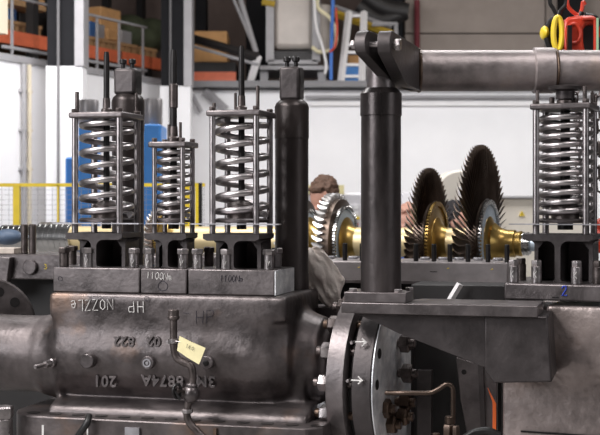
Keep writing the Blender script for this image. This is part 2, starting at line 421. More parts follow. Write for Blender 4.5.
T.part('handrail',MB().tube([a,b],.055,8),BLACK)
T.part('handrail',MB().tube([(a[0],a[1],a[2]-.09),(b[0],b[1],b[2]-.09)],.02,8),GREYP)
T.part('support',MB().tube([b,W.pt(250,83,15.85)],.05,6),WHITE2)
p=W.pt(191,84,15.9); T.part('support',MB().tube([a,(a[0],15.9,zb+.08)],.03,6),BLACK)
# dark frames
for px0,px1,n in ((195,206,'dark steel post left of the plywood crate'),(246,268,'dark wide steel post left of the beige tank')):
    wbox(px0,px1,-60,82,17.4,.4,DKCOL,'steel_post',n,'post',z0=pz)
a=W.pt(239,-5,16.2);b=W.pt(256,52,16.2)
single('inclined_pole',MB().tube([a,b],.035,8).tube([(a[0]-.09,16.2,a[2]),b],.02,8),GREYP,'grey inclined pole pair standing behind the sloping black rail','pole',W,b)
# beige tank on frame
T=Thing('process_tank','beige square tank with rounded corners in a grey frame above platform','tank',W,(W.pt(296,0,16.3)[0],16.9,pz))
a=W.pt(273,49,16.4);b=W.pt(314,-12,16.4)
T.part('tank_body',MB().box(a[0],b[0],16.4,17.3,a[2],b[2]),BEIGE,bevel=.07)
a=W.pt(314,50,16.8);b=W.pt(330,3,16.8)
T.part('side_cylinder',MB().bcyl(((a[0]+b[0])/2,17.0,a[2]),((a[0]+b[0])/2,17.0,b[2]),(b[0]-a[0])/2+.02,20),BEIGE)
for px in (270,316):
    p=W.pt(px,62,16.35); T.part('frame_post',MB().box(p[0]-.05,p[0]+.05,16.3,16.4,p[2],p[2]+1.6),GREYP)
T.part('frame_tray',MB().box(W.pt(268,0,16.3)[0],W.pt(318,0,16.3)[0],16.3,17.3,W.z(0,64,16.3),W.z(0,60,16.3)),GREYP)
T.part('motor_housing',MB().box(W.pt(273,0,16.4)[0],W.pt(314,0,16.4)[0],16.4,17.2,W.z(0,60,16.4),W.z(0,51,16.4)),BLACK)
for px in (264,322,294):
    p=W.pt(px,82,16.35); T.part('leg',MB().box(p[0]-.05,p[0]+.05,16.4,16.5,pz,W.z(0,66,16.35)),GREYP)
T.part('platform',MB().box(W.pt(260,0,16.3)[0],W.pt(332,0,16.3)[0],16.25,17.4,W.z(0,70,16.3),W.z(0,66,16.3)),GREYP)
T.part('top_pipe',MB().tube([W.pt(262,2,16.3),W.pt(275,4,16.3)],.04,8),YELD)
def hose(ctrl,Y,r,m,lab):
    p=[W.pt(x,y,Y) for x,y in ctrl]; single('supply_hose',MB().tube(curvepts(p,6),r,8),m,lab,'hose',W,p[-1])
hose([(318,-5),(318,8),(330,18),(336,34),(333,48),(320,52),(312,47)],16.15,.025,HOSEY,'cream hose looping beside the beige tank')
hose([(333,-5),(332,30),(331,60),(331,80)],16.1,.022,HOSEB,'blue hose hanging straight down beside the beige tank')
hose([(314,-5),(316,25),(322,45),(326,64),(325,74)],16.05,.018,WHITE2,'white pipe bending down at the side of the beige tank')
hose([(336,8),(337,30),(335,46),(330,52)],16.0,.014,RED,'thin red hose beside the blue hose')
# ladder
T=Thing('step_ladder','white step ladder standing on the platform behind the clevis','ladder',W,(W.pt(354,0,15.95)[0],16.2,zb+.08))
for (x0,x1,Yb) in ((341,349,16.2),(362,364,16.2)):
    T.part('stile',MB().tube([W.pt(x0,82,16.15),W.pt(x1,12,16.5)],.045,4),WHITE2)
for y in (76,64,51,43,12):
    t=(82-y)/70; xl=341+8*t; xr=362+2*t
    T.part('rung',MB().box(W.pt(xl,0,16.2)[0],W.pt(xr,0,16.2)[0],16.15+.35*t,16.25+.35*t,W.z(0,y+1.5,16.2),W.z(0,y-1,16.2)),WHITE2)
wbox(345,362,66,80,16.9,.4,BLUEP,'blue_cabinet','low blue cabinet seen through the rungs of the ladder','cabinet',z0=pz)
wbox(348,362,55,64,17.5,.4,CARD,'cardboard_box','small brown box on the dark duct behind the ladder','box')
a=W.pt(334,13,16.8);b=W.pt(392,34,16.8)
single('crane_jib',MB().tube([a,b],.05,4),YELD,'long yellow sloping arm behind the ladder','arm',W,b)
single('crane_jib',MB().tube([(a[0],16.9,a[2]+.09),(b[0],16.9,b[2]+.09)],.04,4),GREYP,'grey sloping arm right above the yellow one','arm',W,b)
c=MB().tube([W.pt(372,24,16.6),W.pt(396,24,16.6),W.pt(396,50,16.6)],.035,6)
single('pipe_guard',c,GREYP,'thin grey pipe bracket above the clevis','bracket',W,W.pt(396,83,16.6))
# dark ducts
for i,(ctrl,r) in enumerate((([(365,-4),(385,8),(408,12)],.12),([(358,6),(380,20),(406,12)],.1))):
    p=[W.pt(x,y,17.2) for x,y in ctrl]
    single('ventilation_duct',MB().tube(curvepts(p,6),r,12),DARKJ,['upper dark curved duct left of the concrete panels','lower dark curved duct left of the concrete panels'][i],'duct',W,p[-1])
wbox(366,403,-60,52,17.6,.3,DKCOL,'dark_cabinet','tall dark cabinet left of the concrete panels','cabinet',z0=pz)
# ------------------------------------------------------------------ mid background at floor
def cab(px0,px1,py0,Y,dep,m,name,lab,cat): return wbox(px0,px1,py0,300,Y,dep,m,name,lab,cat,z0=0.0,bev=.02)
cab(65,84,157,11.6,.5,BLUEP,'blue_locker','blue locker behind the first valve cage, the lower one','locker')
cab(78,92,123,11.0,.5,BLUEP,'blue_locker','tall blue locker seen through the first spring','locker')
cab(143,161,124,11.0,.5,BLUEP,'blue_locker','tall blue locker between first and second spring','locker')
for px,y0,y1,w,lab in ((88,100,123,21,'grey steel drum on the blue locker behind the first spring'),(152,99,124,19,'grey steel drum on the blue locker behind the second spindle')):
    a=W.pt(px-w/2,y1,11.25);b=W.pt(px+w/2,y0,11.25); xc=(a[0]+b[0])/2
    z0=W.z(0,123 if px<100 else 124,11.0)
    single('steel_drum',MB().lathe((xc,11.25,z0),(0,0,1),[(0,.085),(.01,.09),(b[2]-z0-.02,.093),(b[2]-z0,.088)],24),GREYB,lab,'drum',W,(xc,11.25,z0))
# yellow fence
T=Thing('safety_fence','yellow safety fence with wire mesh in front of the white wall','fence',W,(W.pt(17,0,9)[0],9,0))
za=W.z(0,185,9)
T.part('top_rail',MB().box(W.pt(-20,0,9)[0],W.pt(205,0,9)[0],8.98,9.02,za-.012,za+.012),YEL)
for px in (17,):
    x=W.pt(px,0,9)[0]; T.part('post',MB().box(x-.022,x+.022,8.97,9.03,0,za+.0),YEL)
T.part('post',MB().box(W.pt(58.3,0,9)[0]-.006,W.pt(58.3,0,9)[0]+.006,8.98,9.02,0,za),YEL)
T.part('post',MB().box(W.pt(187,0,9)[0]-.02,W.pt(187,0,9)[0]+.02,8.98,9.02,0,za),YEL)
c=MB(); z=.2
while z<za-.03:
    c.box(W.pt(-20,0,9)[0],W.pt(205,0,9)[0],8.998,9.002,z,z+.002); z+=.035
x=W.pt(-20,0,9)[0]
while x<W.pt(205,0,9)[0]: c.box(x,x+.002,8.996,9.0,.2,za); x+=.05
T.part('wire_mesh',c,GREYP)
T=Thing('warning_post','yellow and black striped post between second and third spring','post',W,(W.pt(198,0,8.8)[0],8.8,0))
a=W.pt(195.5,183,8.8); b=W.pt(198.6,183,8.8); d=W.pt(202,183,8.8)
T.part('yellow_side',MB().box(a[0],b[0],8.78,8.84,0,a[2]),YEL); T.part('black_side',MB().box(b[0],d[0],8.78,8.84,0,a[2]),BLACK)
# control cabinets behind
T=Thing('control_cabinet','pale grey control cabinet with small windows behind the rotor','cabinet',W,(W.pt(352,0,12)[0],12.2,0))
a=W.pt(306,0,12);b=W.pt(372,0,12)
PALE=mat('pale_enamel',(.60,.58,.60),0,.5,.04,5); BEI2=mat('tan_enamel',(.62,.57,.50),0,.5,.04,5)
T.part('body',MB().box(a[0],b[0],12,12.5,0,W.z(0,193,12)),PALE,bevel=.02)
T.part('top_panel',MB().box(a[0],W.pt(344,0,12)[0],11.97,12.4,W.z(0,194,12),W.z(0,185,12)),mat('pale_yellow',(.75,.66,.35),0,.6))
for i in range(2):
    for j in range(2):
        p=W.pt(348+j*6,205+i*6,11.99); T.part('display',MB().box(p[0],p[0]+.04,11.985,12,p[2]-.04,p[2]),WHITE2)
p=W.pt(355,217,11.99); T.part('button',MB().box(p[0],p[0]+.04,11.98,12,p[2]-.02,p[2]),YEL)
p=W.pt(356,223,11.99); T.part('button',MB().box(p[0],p[0]+.02,11.98,12,p[2]-.03,p[2]),RED)
T=Thing('switch_cabinet','long beige cabinet with a yellow warning triangle behind the rotor end','cabinet',W,(W.pt(525,0,12.5)[0],12.7,0))
a=W.pt(498,0,12.5);b=W.pt(590,0,12.5)
T.part('body',MB().box(a[0],b[0],12.5,13.1,0,W.z(0,198,12.5)),BEI2,bevel=.02)
T.part('top_cap',MB().box(a[0]-.02,b[0]+.02,12.46,13.1,W.z(0,198,12.5),W.z(0,196,12.5)),GREYP)
p=W.pt(522,216,12.49); s=.028
T.part('warning_triangle',MB().prism([(p[0]-s,12.49,p[2]),(p[0]+s,12.49,p[2]),(p[0],12.49,p[2]+1.8*s)],(0,.01,0)),YEL)
T.part('warning_mark',MB().box(p[0]-.004,p[0]+.004,12.485,12.49,p[2]+.01,p[2]+.03),BLACK,parent=None)
# dome machine
T=Thing('domed_machine','beige machine with a rounded top between the two large bladed discs','machine',W,(W.pt(460,0,12.2)[0],12.3,0))
xc=W.pt(460,0,12)[0]; r=W.pt(484,0,12)[0]-xc; zc=W.z(0,170,12)-r
poly=[(xc+r*math.cos(t),zc+r*math.sin(t)) for t in [pi*i/24 for i in range(25)]]+[(xc-r,0),(xc+r,0)]
T.part('housing',MB().prismuz(poly,12,12.6),BEI2,bevel=.02)
p=W.pt(458,200,11.99); T.part('paper_sign',MB().box(p[0],p[0]+.05,11.985,12,p[2],p[2]+.12),WHITE2)
wbox(402,416,192,300,13.4,.5,PALE,'pale_cabinet','pale narrow cabinet right of the thick worn column','cabinet',z0=0)

# ================================================================== TURBINE CASING (front)
bp=lambda px,py,v=0: M.pt(px,py,v)
zT=1.2494
casing=Thing('turbine_casing','dark cast steam turbine casing lying upside down in the foreground','turbine casing',M,(M.u(175,0),.2,0.55))
uA=M.u(48,0); uB=M.u(286,0); uC=M.u(13,0); uD=M.u(322,0)
zc=M.z(150,362,.05); zflT=M.z(170,416,0); 
mb=MB()
zz_=lambda y: M.z(150,y,0)
mb.box(uA,uB,0,.5,zz_(320),zT)
def sec(u0,u1,dv):
    pr=[(0+dv,zT-.01),(0+dv,zz_(330)),(-.010+dv,zz_(342)),(-.018+dv,zz_(352)),(-.018+dv,zz_(364)),(-.004+dv,zz_(377)),(.022+dv,zz_(388)),(.06+dv,zz_(398)),(.09+dv,zz_(406)),(.46-dv,zz_(406)),(.48-dv,zz_(340)),(.48-dv,zT-.01)]
    return [(u0,v,z) for v,z in pr],[(u1,v,z) for v,z in pr]
secs=[(uA+.0,.03),(uA+.03,.008),(uA+.09,0),(uB-.14,0),(uB-.06,.012),(uB-.0,.05)]
vs_=[];fs_=[]
for (u_,dv_) in secs: vs_+=sec(u_,u_,dv_)[0]
for k_ in range(len(secs)-1):
    for m_ in range(12):
        n_=(m_+1)%12; fs_.append((k_*12+m_,k_*12+n_,(k_+1)*12+n_,(k_+1)*12+m_))
fs_.append(tuple(range(12))); fs_.append(tuple(range(60,72)))
mb.add(vs_,fs_)
mb.lathe((uB-.05,.27,zr_ if False else zc),(1,0,0),[(0,.23),(.05,.20),(.10,.175),(.14,.165)],48)
mb.lathe((uA+.03,.19,zc-.003),(-1,0,0),[(0,.195),(.03,.178),(.08,.164),(.12,.16)],48)
mb.lathe((M.u(-60,.1),.19,zc),(1,0,0),[(0,.168),(.25,.152),(uA-M.u(-60,.1)-.05,.152),(uA-M.u(-60,.1)+.06,.18)],48)
zr_=M.z(300,368,.2)
mb.lathe((uB-.12,.29,zr_),(1,0,0),[(0,.180),(.12,.165),(M.u(331,.2)-uB+.12,.165)],48)
ua,ub=M.u(64,0),M.u(298,0)
mb.box(ua,ub,.09,.42,zflT-.02,zc)
pr=[(-.035,zflT-.01),(-.02,zflT+.022),(.02,zflT+.038),(.10,zflT+.055),(.42,zflT+.05),(.5,zflT-.01)]
mb.prism([(ua-.06,v,z) for v,z in pr],(ub-ua+.10,0,0))
body=casing.part('casing_body',mb,CAST,voxel=.007,smooth=34)
# bottom flange with rounded left end and holes
mb=MB()
fl0,fl1=M.u(5,-.1),M.u(322,-.1); zf0=zflT-.14; v0=-.13
poly=[]
R=.16
for i in range(9):
    t=pi+ pi/2*i/8; poly.append((fl0+R+R*math.cos(t),v0+R+R*math.sin(t)))
poly+=[(fl1-.05,v0),(fl1,v0+.05),(fl1,.55),(fl0,.55)]
mb.prism([(u,v,zf0) for u,v in poly],(0,0,zflT-zf0))
flg=casing.part('bottom_flange',mb,CAST,bevel=.006)
for k in range(13):
    u=fl0+.1+k*.092; mb=MB().lathe((u,v0+.065,zflT-.002),(0,0,1),[(0,.024),(.004,.024)],20)
    casing.part('bolt_hole',mb,BLACK,parent=flg)
# lower support hidden below the frame
single('support_trestle',MB().box(fl0+.1,fl1-.1,-.05,.5,0,.12).box(fl0+.15,fl0+.35,.05,.4,.12,zf0).box(fl1-.35,fl1-.15,.05,.4,.12,zf0),DARKJ,'dark steel trestle carrying the foreground casing','trestle',M,((fl0+fl1)/2,.2,0))
# bosses
def vfront(px,py,dz=0):  # surface v of the chest at height
    z=M.z(px,py,.03); d=z-zc
    return .26-math.sqrt(max(.0,.262**2-d*d))
for px,py,r,kind in ((88,361,.027,0),(147,363,.025,1),(206,363,.025,2)):
    p=bp(px,py,-.04); mb=MB().bcyl((p[0],.06,p[2]),(p[0],-.055 if kind==0 else -.04,p[2]),r,28,.003)
    bo=casing.part('boss',mb,PLATE,label=['plain round boss','round boss with an inner ring','round plug with a square socket'][kind])
    e=-.04
    if kind==1: casing.part('inner_ring',MB().ring((p[0],e,p[2]),(0,-1,0),.016,.011,.004,24).bcyl((p[0],e,p[2]),(p[0],e-.003,p[2]),.006,12),PLATEL,parent=bo)
    if kind==2: casing.part('socket',MB().hexn((p[0],e+.001,p[2]),(0,-1,0),.012,.005),BLACK,parent=bo)
# nipple at left
a=bp(62,361,.05);b=bp(50,363.5,-.02);c_=bp(35,367,-.1)
mb=MB().bcyl(a,b,.018,18); mb.bcyl(b,Vector(b).lerp(Vector(c_),.35),.014,6); mb.bcyl(Vector(b).lerp(Vector(c_),.3),c_,.008,14)
casing.part('pipe_nipple',mb,NUT)
# embossed lettering
def emb(txt,pxl,pxr,pyt,pyb,v):
    # rotated by half a turn: starts at right
    a=bp(pxr,pyt,v); size=(pyb-pyt)*.00375/.69
    placetext(casing,'cast_lettering',txt,size,(a[0],v,a[2]),CASTL,flip=True,ext=.007)
emb('02',147,161,337,346.5,-.009)
emb('822',114,135,337,346.5,-.009)
emb('201',95,117,376.5,387,-.001)
emb('8874A',135,184,376.5,387,-.001)
emb('3M',195,216,376.5,387,-.001)
# chalk
du=(-1,0,0);dz=(0,0,-1)
p=bp(144,296.5+1,-.002); casing.part('chalk_writing',strokes('HP',bp(143,301.5,-.006),(-1,0,-.03),(.04,0,-1),.040,.0015,.95),CHALK)
casing.part('chalk_writing',strokes('NOZZLe',bp(112.5,299,-.006),(-1,0,-.05),(.05,0,-1),.040,.0015,.76),CHALK)
casing.part('pencil_writing',strokes('HP',bp(196,324,-.001),(1,0,.1),(0.05,0,1),.048,.0009,.85),DKMARK)
casing.part('pencil_writing',strokes('-',bp(183,320,-.001),(1,0,0),(0,0,1),.05,.0009),DKMARK)
casing.part('chalk_writing',strokes('o',bp(144.5,301,-.005),(1,0,0),(0,0,1),.02,.0012),DKMARK)
# chalk strokes and pads on the bottom flange
for px,w in ((42,.008),(87,.005)):
    p=bp(px,425,v0); casing.part('chalk_mark',MB().box(p[0],p[0]+w,v0-.002,v0,p[2]-.08,p[2]),CHALK)
p=bp(126,427,v0); casing.part('ground_pad',MB().box(p[0],p[0]+.055,v0-.012,v0,p[2]-.06,p[2]),PLATEL)
p=bp(214,428,v0); casing.part('ground_pad',MB().box(p[0],p[0]+.012,v0-.012,v0,p[2]-.06,p[2]),RUSTN)

# cap covers on top of block
zCap=1.343
def nut_on(T,px,v,dark=False,h=None,mark=True):
    p=bp(px,260,v); u=p[0]; z=zCap
    o=T.part('stud_nut',MB().bcyl((u,v,z),(u,v,z+.055),.0185,22,.002).hexn((u,v,z+.055),(0,0,1),.0235,.02,ph=random.random()),NUTD if dark else NUT)
    if mark: T.part('chalk_mark',strokes('v',(u-.006,v-.0195,z+.008),(1,0,0),(0,0,1),.03,.0014),CHALK,parent=o)
    return o
def cover(px0,px1,vf,dep,lab,z1,nuts,cutr=None):
    a=bp(px0,280,vf)[0]; b=bp(px1,280,vf)[0]
    T=Thing('cover_plate',lab,'cover plate',M,((a+b)/2,vf+dep/2,zT))
    T.part('plate',MB().box(a,b,vf,vf+dep,zT+.0005,z1),PLATE,bevel=.004)
    for px,v,dk,mk in nuts: nut_on(T,px,v,dk,mark=mk)
    return T
C1=cover(53,139.5,.018,.26,'left cover plate on the upside-down casing, under the first spring',zCap,[(64,.055,1,0),(88,.05,0,1),(134,.05,0,1),(72,.22,1,0),(126,.25,1,0)])
C2=cover(140.5,186.5,.018,.26,'middle cover plate with a white torque note, under the smallest spring',zCap,[(149,.05,0,1),(183,.05,0,1),(176,.25,1,0)])
C3=cover(188,274.5,.018,.26,'right cover plate with a pale end, under the third spring',zCap,[(197.5,.05,0,1),(226,.05,0,1),(269,.06,0,1),(277,.2,0,0),(209,.25,1,0)])
uE=bp(274.5,280,.018)[0]
C3.part('pale_end',MB().box(uE,uE+.004,.02,.276,zT+.002,zCap-.002),BLUEST)  # thin paler sheet on the right end of the cover
C2.part('chalk_writing',strokes('1100Nm',bp(146.5,278.5,.016),(1,0,-.05),(.1,0,1),.026,.0013,.66),CHALK)
C2.part('marker_circle',strokes('o',bp(158,291,.0165),(1,0,0),(0,0,1),.042,.001),DKMARK)
C3.part('marker_writing',strokes('1100Nm',bp(220,281.5,.0165),(1,0,0),(.1,0,1),.024,.001,.62),DKMARK)
C1.part('marker_circle',strokes('o',bp(58,281,.0165),(1,0,0),(0,0,1),.02,.0008),DKMARK)

# ------------------------------------------------------------------ valve spring assemblies
def valve(fr,base,w,d,ztop,spx,turns,wire,zy,rodtop,lab,mats=None,rodr=.011,bar=.2,yw=None,fan=.0,studs=(),yokedep=None,rodsplit=None,handed=1):
    """base=(u,v,z) centre of yoke foot, zy = yoke top"""
    u0,v0_,z0=base; T=Thing('valve_spring_cage',lab,'spring cage',fr,base)
    yw=yw or w+.05; yd=yokedep or d+.02
    # yoke: I profile with filleted pockets plus recessed back wall
    tp=.026; hw=yw/2; t=.011; fr_=.026
    prof=[(-hw,zy),(-hw,zy-tp*.6),(-hw+.02,zy-tp)]
    def arc(cx,cz,a0,a1,r,n=6): return [(cx+r*math.cos(a0+(a1-a0)*i/n),cz+r*math.sin(a0+(a1-a0)*i/n)) for i in range(n+1)]
    left=[(-hw,zy),(-hw,zy-tp*.7)]+[(-hw+.016,zy-tp)]+arc(-t-fr_,zy-tp-fr_,pi/2,0,fr_)+arc(-t-.012,z0+.014+.0,0,-pi/2,.012)
    left+= [(-t-.03,z0)]
    right=[(-x,z) for x,z in reversed(left)]
    poly=[(u0+x-.01,z) for x,z in left+right]
    yk=T.part('yoke',MB().prismuz(poly,v0_-yd/2,v0_+yd/2),BRACK,bevel=.002)
    mb=MB()
    hb=hw-.022
    arcp=[(u0-hb,z0),(u0-hb+.0,zy-tp+.001),(u0+hb,zy-tp+.001),(u0+hb,z0)]
    mb.prismuz(arcp,v0_+yd/2-.04,v0_+yd/2-.0)
    T.part('yoke_wall',mb,BRACK,bevel=.003)
    for sx in (-1,1):
        T.part('yoke_leg',MB().prismuz([(u0+sx*hb,z0),(u0+sx*(hb-.014),z0),(u0+sx*(hb-.014),zy-tp-.03),(u0+sx*(hb-.04),zy-tp+.001),(u0+sx*(hb+.012),zy-tp+.001),(u0+sx*hb,zy-tp-.01)],v0_-yd*.2,v0_+yd/2-.03),BRACK)
    # posts
    hx,hy=w/2,d/2; pr=w*.068 if w>.15 else .0095
    for sx in (-1,1):
        for sy in (-1,1):
            p=T.part('post',MB().bcyl((u0+sx*hx,v0_+sy*hy,zy),(u0+sx*hx,v0_+sy*hy,ztop-.022),pr,20,.001),POST)
            T.part('post_nut',MB().hexn((u0+sx*hx,v0_+sy*hy,ztop),(0,0,1),pr*1.15,.014),NUTD,parent=p)
    tpl=T.part('top_plate',MB().box(u0-hx-.02,u0+hx+.02,v0_-hy-.02,v0_+hy+.02,ztop-.022,ztop),PLATE,bevel=.006)
    # thin bar through the foot
    zb_=zy+.035
    T.part('locking_bar',MB().box(u0-hx-bar*.35,u0+hx+bar*.5,v0_-.05-hy,v0_-hy+.0-pr,zb_,zb_+.004),PLATEL)
    T.part('bottom_seat',MB().lathe((u0,v0_,zb_+.006),(0,0,1),[(0,spx*.95),(.01,spx),(.016,spx*.9)],36),PLATE)
    # spring
    zs0=zb_+.022+wire; zs1=ztop-.024-wire; n=int(turns*36); pts=[]
    tot=turns+1.6
    for i in range(int(tot*36)+1):
        a=2*pi*i/36; tt=a/(2*pi)
        if tt<.8: h=tt*wire*1.6/.8*1.0
        elif tt>tot-.8: h=(zs1-zs0)-(tot-tt)*wire*1.6/.8
        else: h=wire*1.6+(zs1-zs0-wire*3.2)*(tt-.8)/(tot-1.6)
        pts.append((u0+(spx-wire)*math.cos(a*handed),v0_+(spx-wire)*math.sin(a*handed),zs0+h))
    T.part('coil_spring',MB().tube(pts,wire,10),SPRING,ang=60)
    # spindle
    sp=MB().lathe((u0,v0_,zb_-.02),(0,0,1),[(0,rodr*1.7),(.06,rodr*1.7),(.062,rodr*1.1),(rodtop-zb_-.05,rodr*1.05),(rodtop-zb_+.005,rodr*.98),(rodtop-zb_+.02,rodr*.8)],18)
    s_=T.part('spindle',sp,BLACK)
    T.part('spindle_collar',MB().lathe((u0,v0_,zb_+.016),(0,0,1),[(0,spx*.5),(.055,spx*.5),(.065,spx*.38),(.075,rodr)],24),NUTD,parent=s_)
    T.part('spindle_nut',MB().lathe((u0,v0_,ztop),(0,0,1),[(0,rodr*1.9),(.016,rodr*1.9),(.022,rodr*1.35),(.06,rodr*1.25)],16),NUTD,parent=s_)
    if rodsplit: T.part('spindle_sleeve',MB().bcyl((u0,v0_,rodsplit[0]),(u0,v0_,rodsplit[1]),rodr*1.35,16),NUTD,parent=s_)
    for du_,dv_,h,r in studs:
        T.part('stud',MB().bcyl((u0+du_,v0_+dv_,ztop),(u0+du_,v0_+dv_,ztop+h),r,12),NUTD)
    return T
def cagebase(pl,w,d,v):  # pl = px of the front-left post
    u=M.u(pl,v-d/2)+w/2
    return (u,v,zCap+.0005)
zy=1.474
b=cagebase(75,.183,.18,.148)
valve(M,b,.183,.18,1.936,.108,5.5,.0115,zy,M.z(106,52,.15),'large valve spring cage at left, its dark spindle before the rear column',studs=[(-.085,-.085,.08,.008),(.088,.088,.085,.006),(-.03,.07,.03,.006)])
b=cagebase(154.5,.113,.11,.148)
valve(M,b,.113,.11,M.z(170,142,.13),.067,6.6,.0088,zy,M.z(174,50,.15),'smallest valve spring cage, in the middle, with a tall black spindle',rodr=.0125,rodsplit=(M.z(174,108,.15),M.z(174,84,.15)),bar=.05,studs=[(-.03,.03,.07,.006),(.035,-.02,.075,.006)],yw=.17)
b=cagebase(212.5,.17,.18,.148)
valve(M,b,.17,.18,1.934,.104,5.1,.0122,zy,M.z(241,46,.15),'large valve spring cage left of the smooth dark column',studs=[(-.04,.05,.075,.006),(.085,-.07,.09,.007),(-.085,-.07,.03,.007)])

# ------------------------------------------------------------------ columns
def clevcol(px0,px1,v,ytop,yneck,lab,m,boltx,bx0,bx1):
    xc=(px0+px1)/2; p=bp(xc,100,v); u=p[0]; Yd=M.Y(u,v); s=Yd/F
    r=(px1-px0)/2*s; zt_=H+(200-ytop)*s; zn=H+(200-yneck)*s
    T=Thing('guide_column',lab,'column',M,(u,v,zT))
    T.part('shaft',MB().lathe((u,v,zT+.0005),(0,0,1),[(0,r*1.02),(.06,r*1.02),(.062,r),(zn-.13-zT,r),(zn-.128-zT,r*1.025),(zn-.005-zT,r*1.025),(zn+.01-zT,r*.93),(zn+.022-zT,r*.72)],48),m)
    hw=(bx1-bx0)/2*s*.82
    hd=T.part('clevis_head',MB().box(u-hw,u+hw,v-hw*.95,v+hw*.95,zn+.02,zt_),PLATE if m is not COLM else BRACK,bevel=.012)
    T.part('pin_hole',MB().lathe((u+hw+.001,v,zt_-.055),(-1,0,0),[(0,.027),(.01,.027)],24),BLACK,parent=hd)
    for du_ in (-hw*.45,hw*.4):
        T.part('bolt',MB().cyl((u+du_,v,zt_),(u+du_,v,zt_+.022),.0085,14).bcyl((u+du_,v,zt_+.02),(u+du_,v,zt_+.04),.015,18,.003),BLACK)
    return T
clevcol(275,308.5,.40,67,106,'smooth dark steel column with a clevis head between third spring and clevis beam',COLM,None,281,307)
clevcol(112,144,.42,69,100,'dark steel column with a clevis head right behind the first spring',COLM,None,114,142)
# small ledge block at foot of column 1
p=bp(292,280,.02)
# ------------------------------------------------------------------ flange joint
FR=Frame(.2156,5.0,22)
# centre of flange: near limb at px 326
zF=FR.z(350,378,0)
Rf=.345
uf=0.0
T=Thing('pipe_flange','pair of thick round pipe flanges bolted together with white chalk arrows','flange',FR,(0,.33,zF-Rf))
# centre v such that near limb of left face projects to 327
def centre_for(px,R): # near point (v=vc-R) projects to px for u=0
    v=.0
    for _ in range(40):
        u=FR.u(px,v); v_=v
        # want u==0
        v-= (u)*1.0 if False else 0
        break
    return v
vn=0.0
k=(324-300)/F
# (ox + v s) = k (oy + v c)  for u=0
vn=(k*FR.oy-FR.ox)/(FR.s-k*FR.c)
vc=vn+Rf
T.o.location=FR.world((0,vc,zF-Rf)); T.base=(0,vc,zF-Rf)
seg=96
T1=T.part('flange_ring',MB().lathe((0,vc,zF),(1,0,0),[(0,Rf-.012),(.006,Rf),(.070,Rf),(.076,Rf-.010)],seg),PLATE)
T.part('gasket_gap',MB().lathe((.076,vc,zF),(1,0,0),[(0,Rf*.88),(.020,Rf*.88)],64),BLACK)
T2=T.part('flange_ring',MB().lathe((.096,vc,zF),(1,0,0),[(0,Rf-.022),(.005,Rf-.014),(.072,Rf-.014),(.078,Rf-.022)],seg),BRACK)
fp=[]
for i in range(49):
    t=pi*.36+ (2*pi-pi*.72)*i/48; fp.append((.173,vc+(Rf-.018)*math.cos(t),zF+(Rf-.018)*math.sin(t)))
T.part('machined_face',MB().prism(fp,(.004,0,0)),BLUEST)
Rb=Rf*.86; nb=16
for i in range(nb):
    a=math.radians(4+i*360/nb)
    vv=vc-Rb*math.cos(a); zz=zF+Rb*math.sin(a)
    if vv>vc+.12: continue
    near= True
    st=T.part('stud',MB().bcyl((-.058,vv,zz),(.16,vv,zz),.0175,16,.003),RUSTN if i in(2,15) else NUTD)
    T.part('nut',MB().hexn((-.001,vv,zz),(-1,0,0),.033,.036,ph=i*.4),NUT if i in(0,1,14,15) else NUTD,parent=st)
for (h,dz_) in ((.08,.035),(.08,-.095)): 
    v_=vc-(Rb-.04); 
for i,(a_) in enumerate((26,4)):
    a=math.radians(a_); vv=vc-Rb*.93*math.cos(a)+.0; zz=zF+Rb*math.sin(a)
    T.part('bolt_hole',MB().lathe((.1775,vv,zz),(1,0,0),[(0,.019),(.0015,.019)],20),BLACK)
for yy in (345,382):
    zz=FR.z(360,yy,vn); vv=vc-math.sqrt(Rf**2-(zz-zF)**2)-.001
    T.part('chalk_arrow',strokes('>',(.105,vv-.003,zz-.012),(1,0,0),(0,0,1),.036,.0028),CHALK)
    T.part('grub_screw',MB().bcyl((.087,vv+.05,zz),(.087,vv+.004,zz),.006,10),NUT)
# mating nozzle right of flange

# protruding studs at right side
R2=Rb*.80
for (px,py,vv,L_) in ((400,343,-.03,.055),(402,373,-.03,.055),(400,402,-.06,.055),(380,408,-.18,.05),(398,416,-.1,.05),(386,424,-.14,.05)):
    p=FR.pt(px,py,vv)
    st=T.part('stud',MB().bcyl((.178,vv,p[2]),(p[0]+.06,vv,p[2]),.017,16,.003),NUTD if py<395 else RUSTN)
    T.part('nut',MB().hexn((p[0]+.004,vv,p[2]),(1,0,0),.036,.036,ph=px*.1),NUTD if py<395 else RUSTN,parent=st)
    T.part('stud_end',MB().lathe((p[0]+.0605,vv,p[2]),(1,0,0),[(0,.012),(.001,.009)],14),NUT,parent=st)
# ------------------------------------------------------------------ support bracket (right)
zS1=bp(440,303.5,0)[2]; 
uS0=bp(342,308,-.02)[0]; uS1=bp(538,308,-.02)[0]
zSt=M.z(440,304,-.02); zSb=M.z(440,315,-.02)
T=Thing('support_bracket','grey horizontal support bracket with gusset under the thick worn column','bracket',M,((uS0+uS1)/2,.2,zSb-.3))
uSm=bp(412,308,-.02)[0]
T.part('top_plate',MB().prism([(uS0,-.035,zSb),(uS1,-.035,zSb),(uS1,.22,zSb),(uSm,.22,zSb),(uSm-.05,.085,zSb),(uS0,.085,zSb)],(0,0,zSt-zSb)),PLATE,bevel=.003)
g=[(bp(352,315,.03)[0],zSb+.001),(bp(398,333,.03)[0],M.z(398,333,.03)),(bp(486,368,.03)[0],M.z(486,368,.03)),(bp(486,368,.03)[0],zSb+.001)]
T.part('gusset',MB().prismuz(g,.03,.06),BRACK,bevel=.002)
a=bp(486,369,.03); b=bp(552,380,-.0)
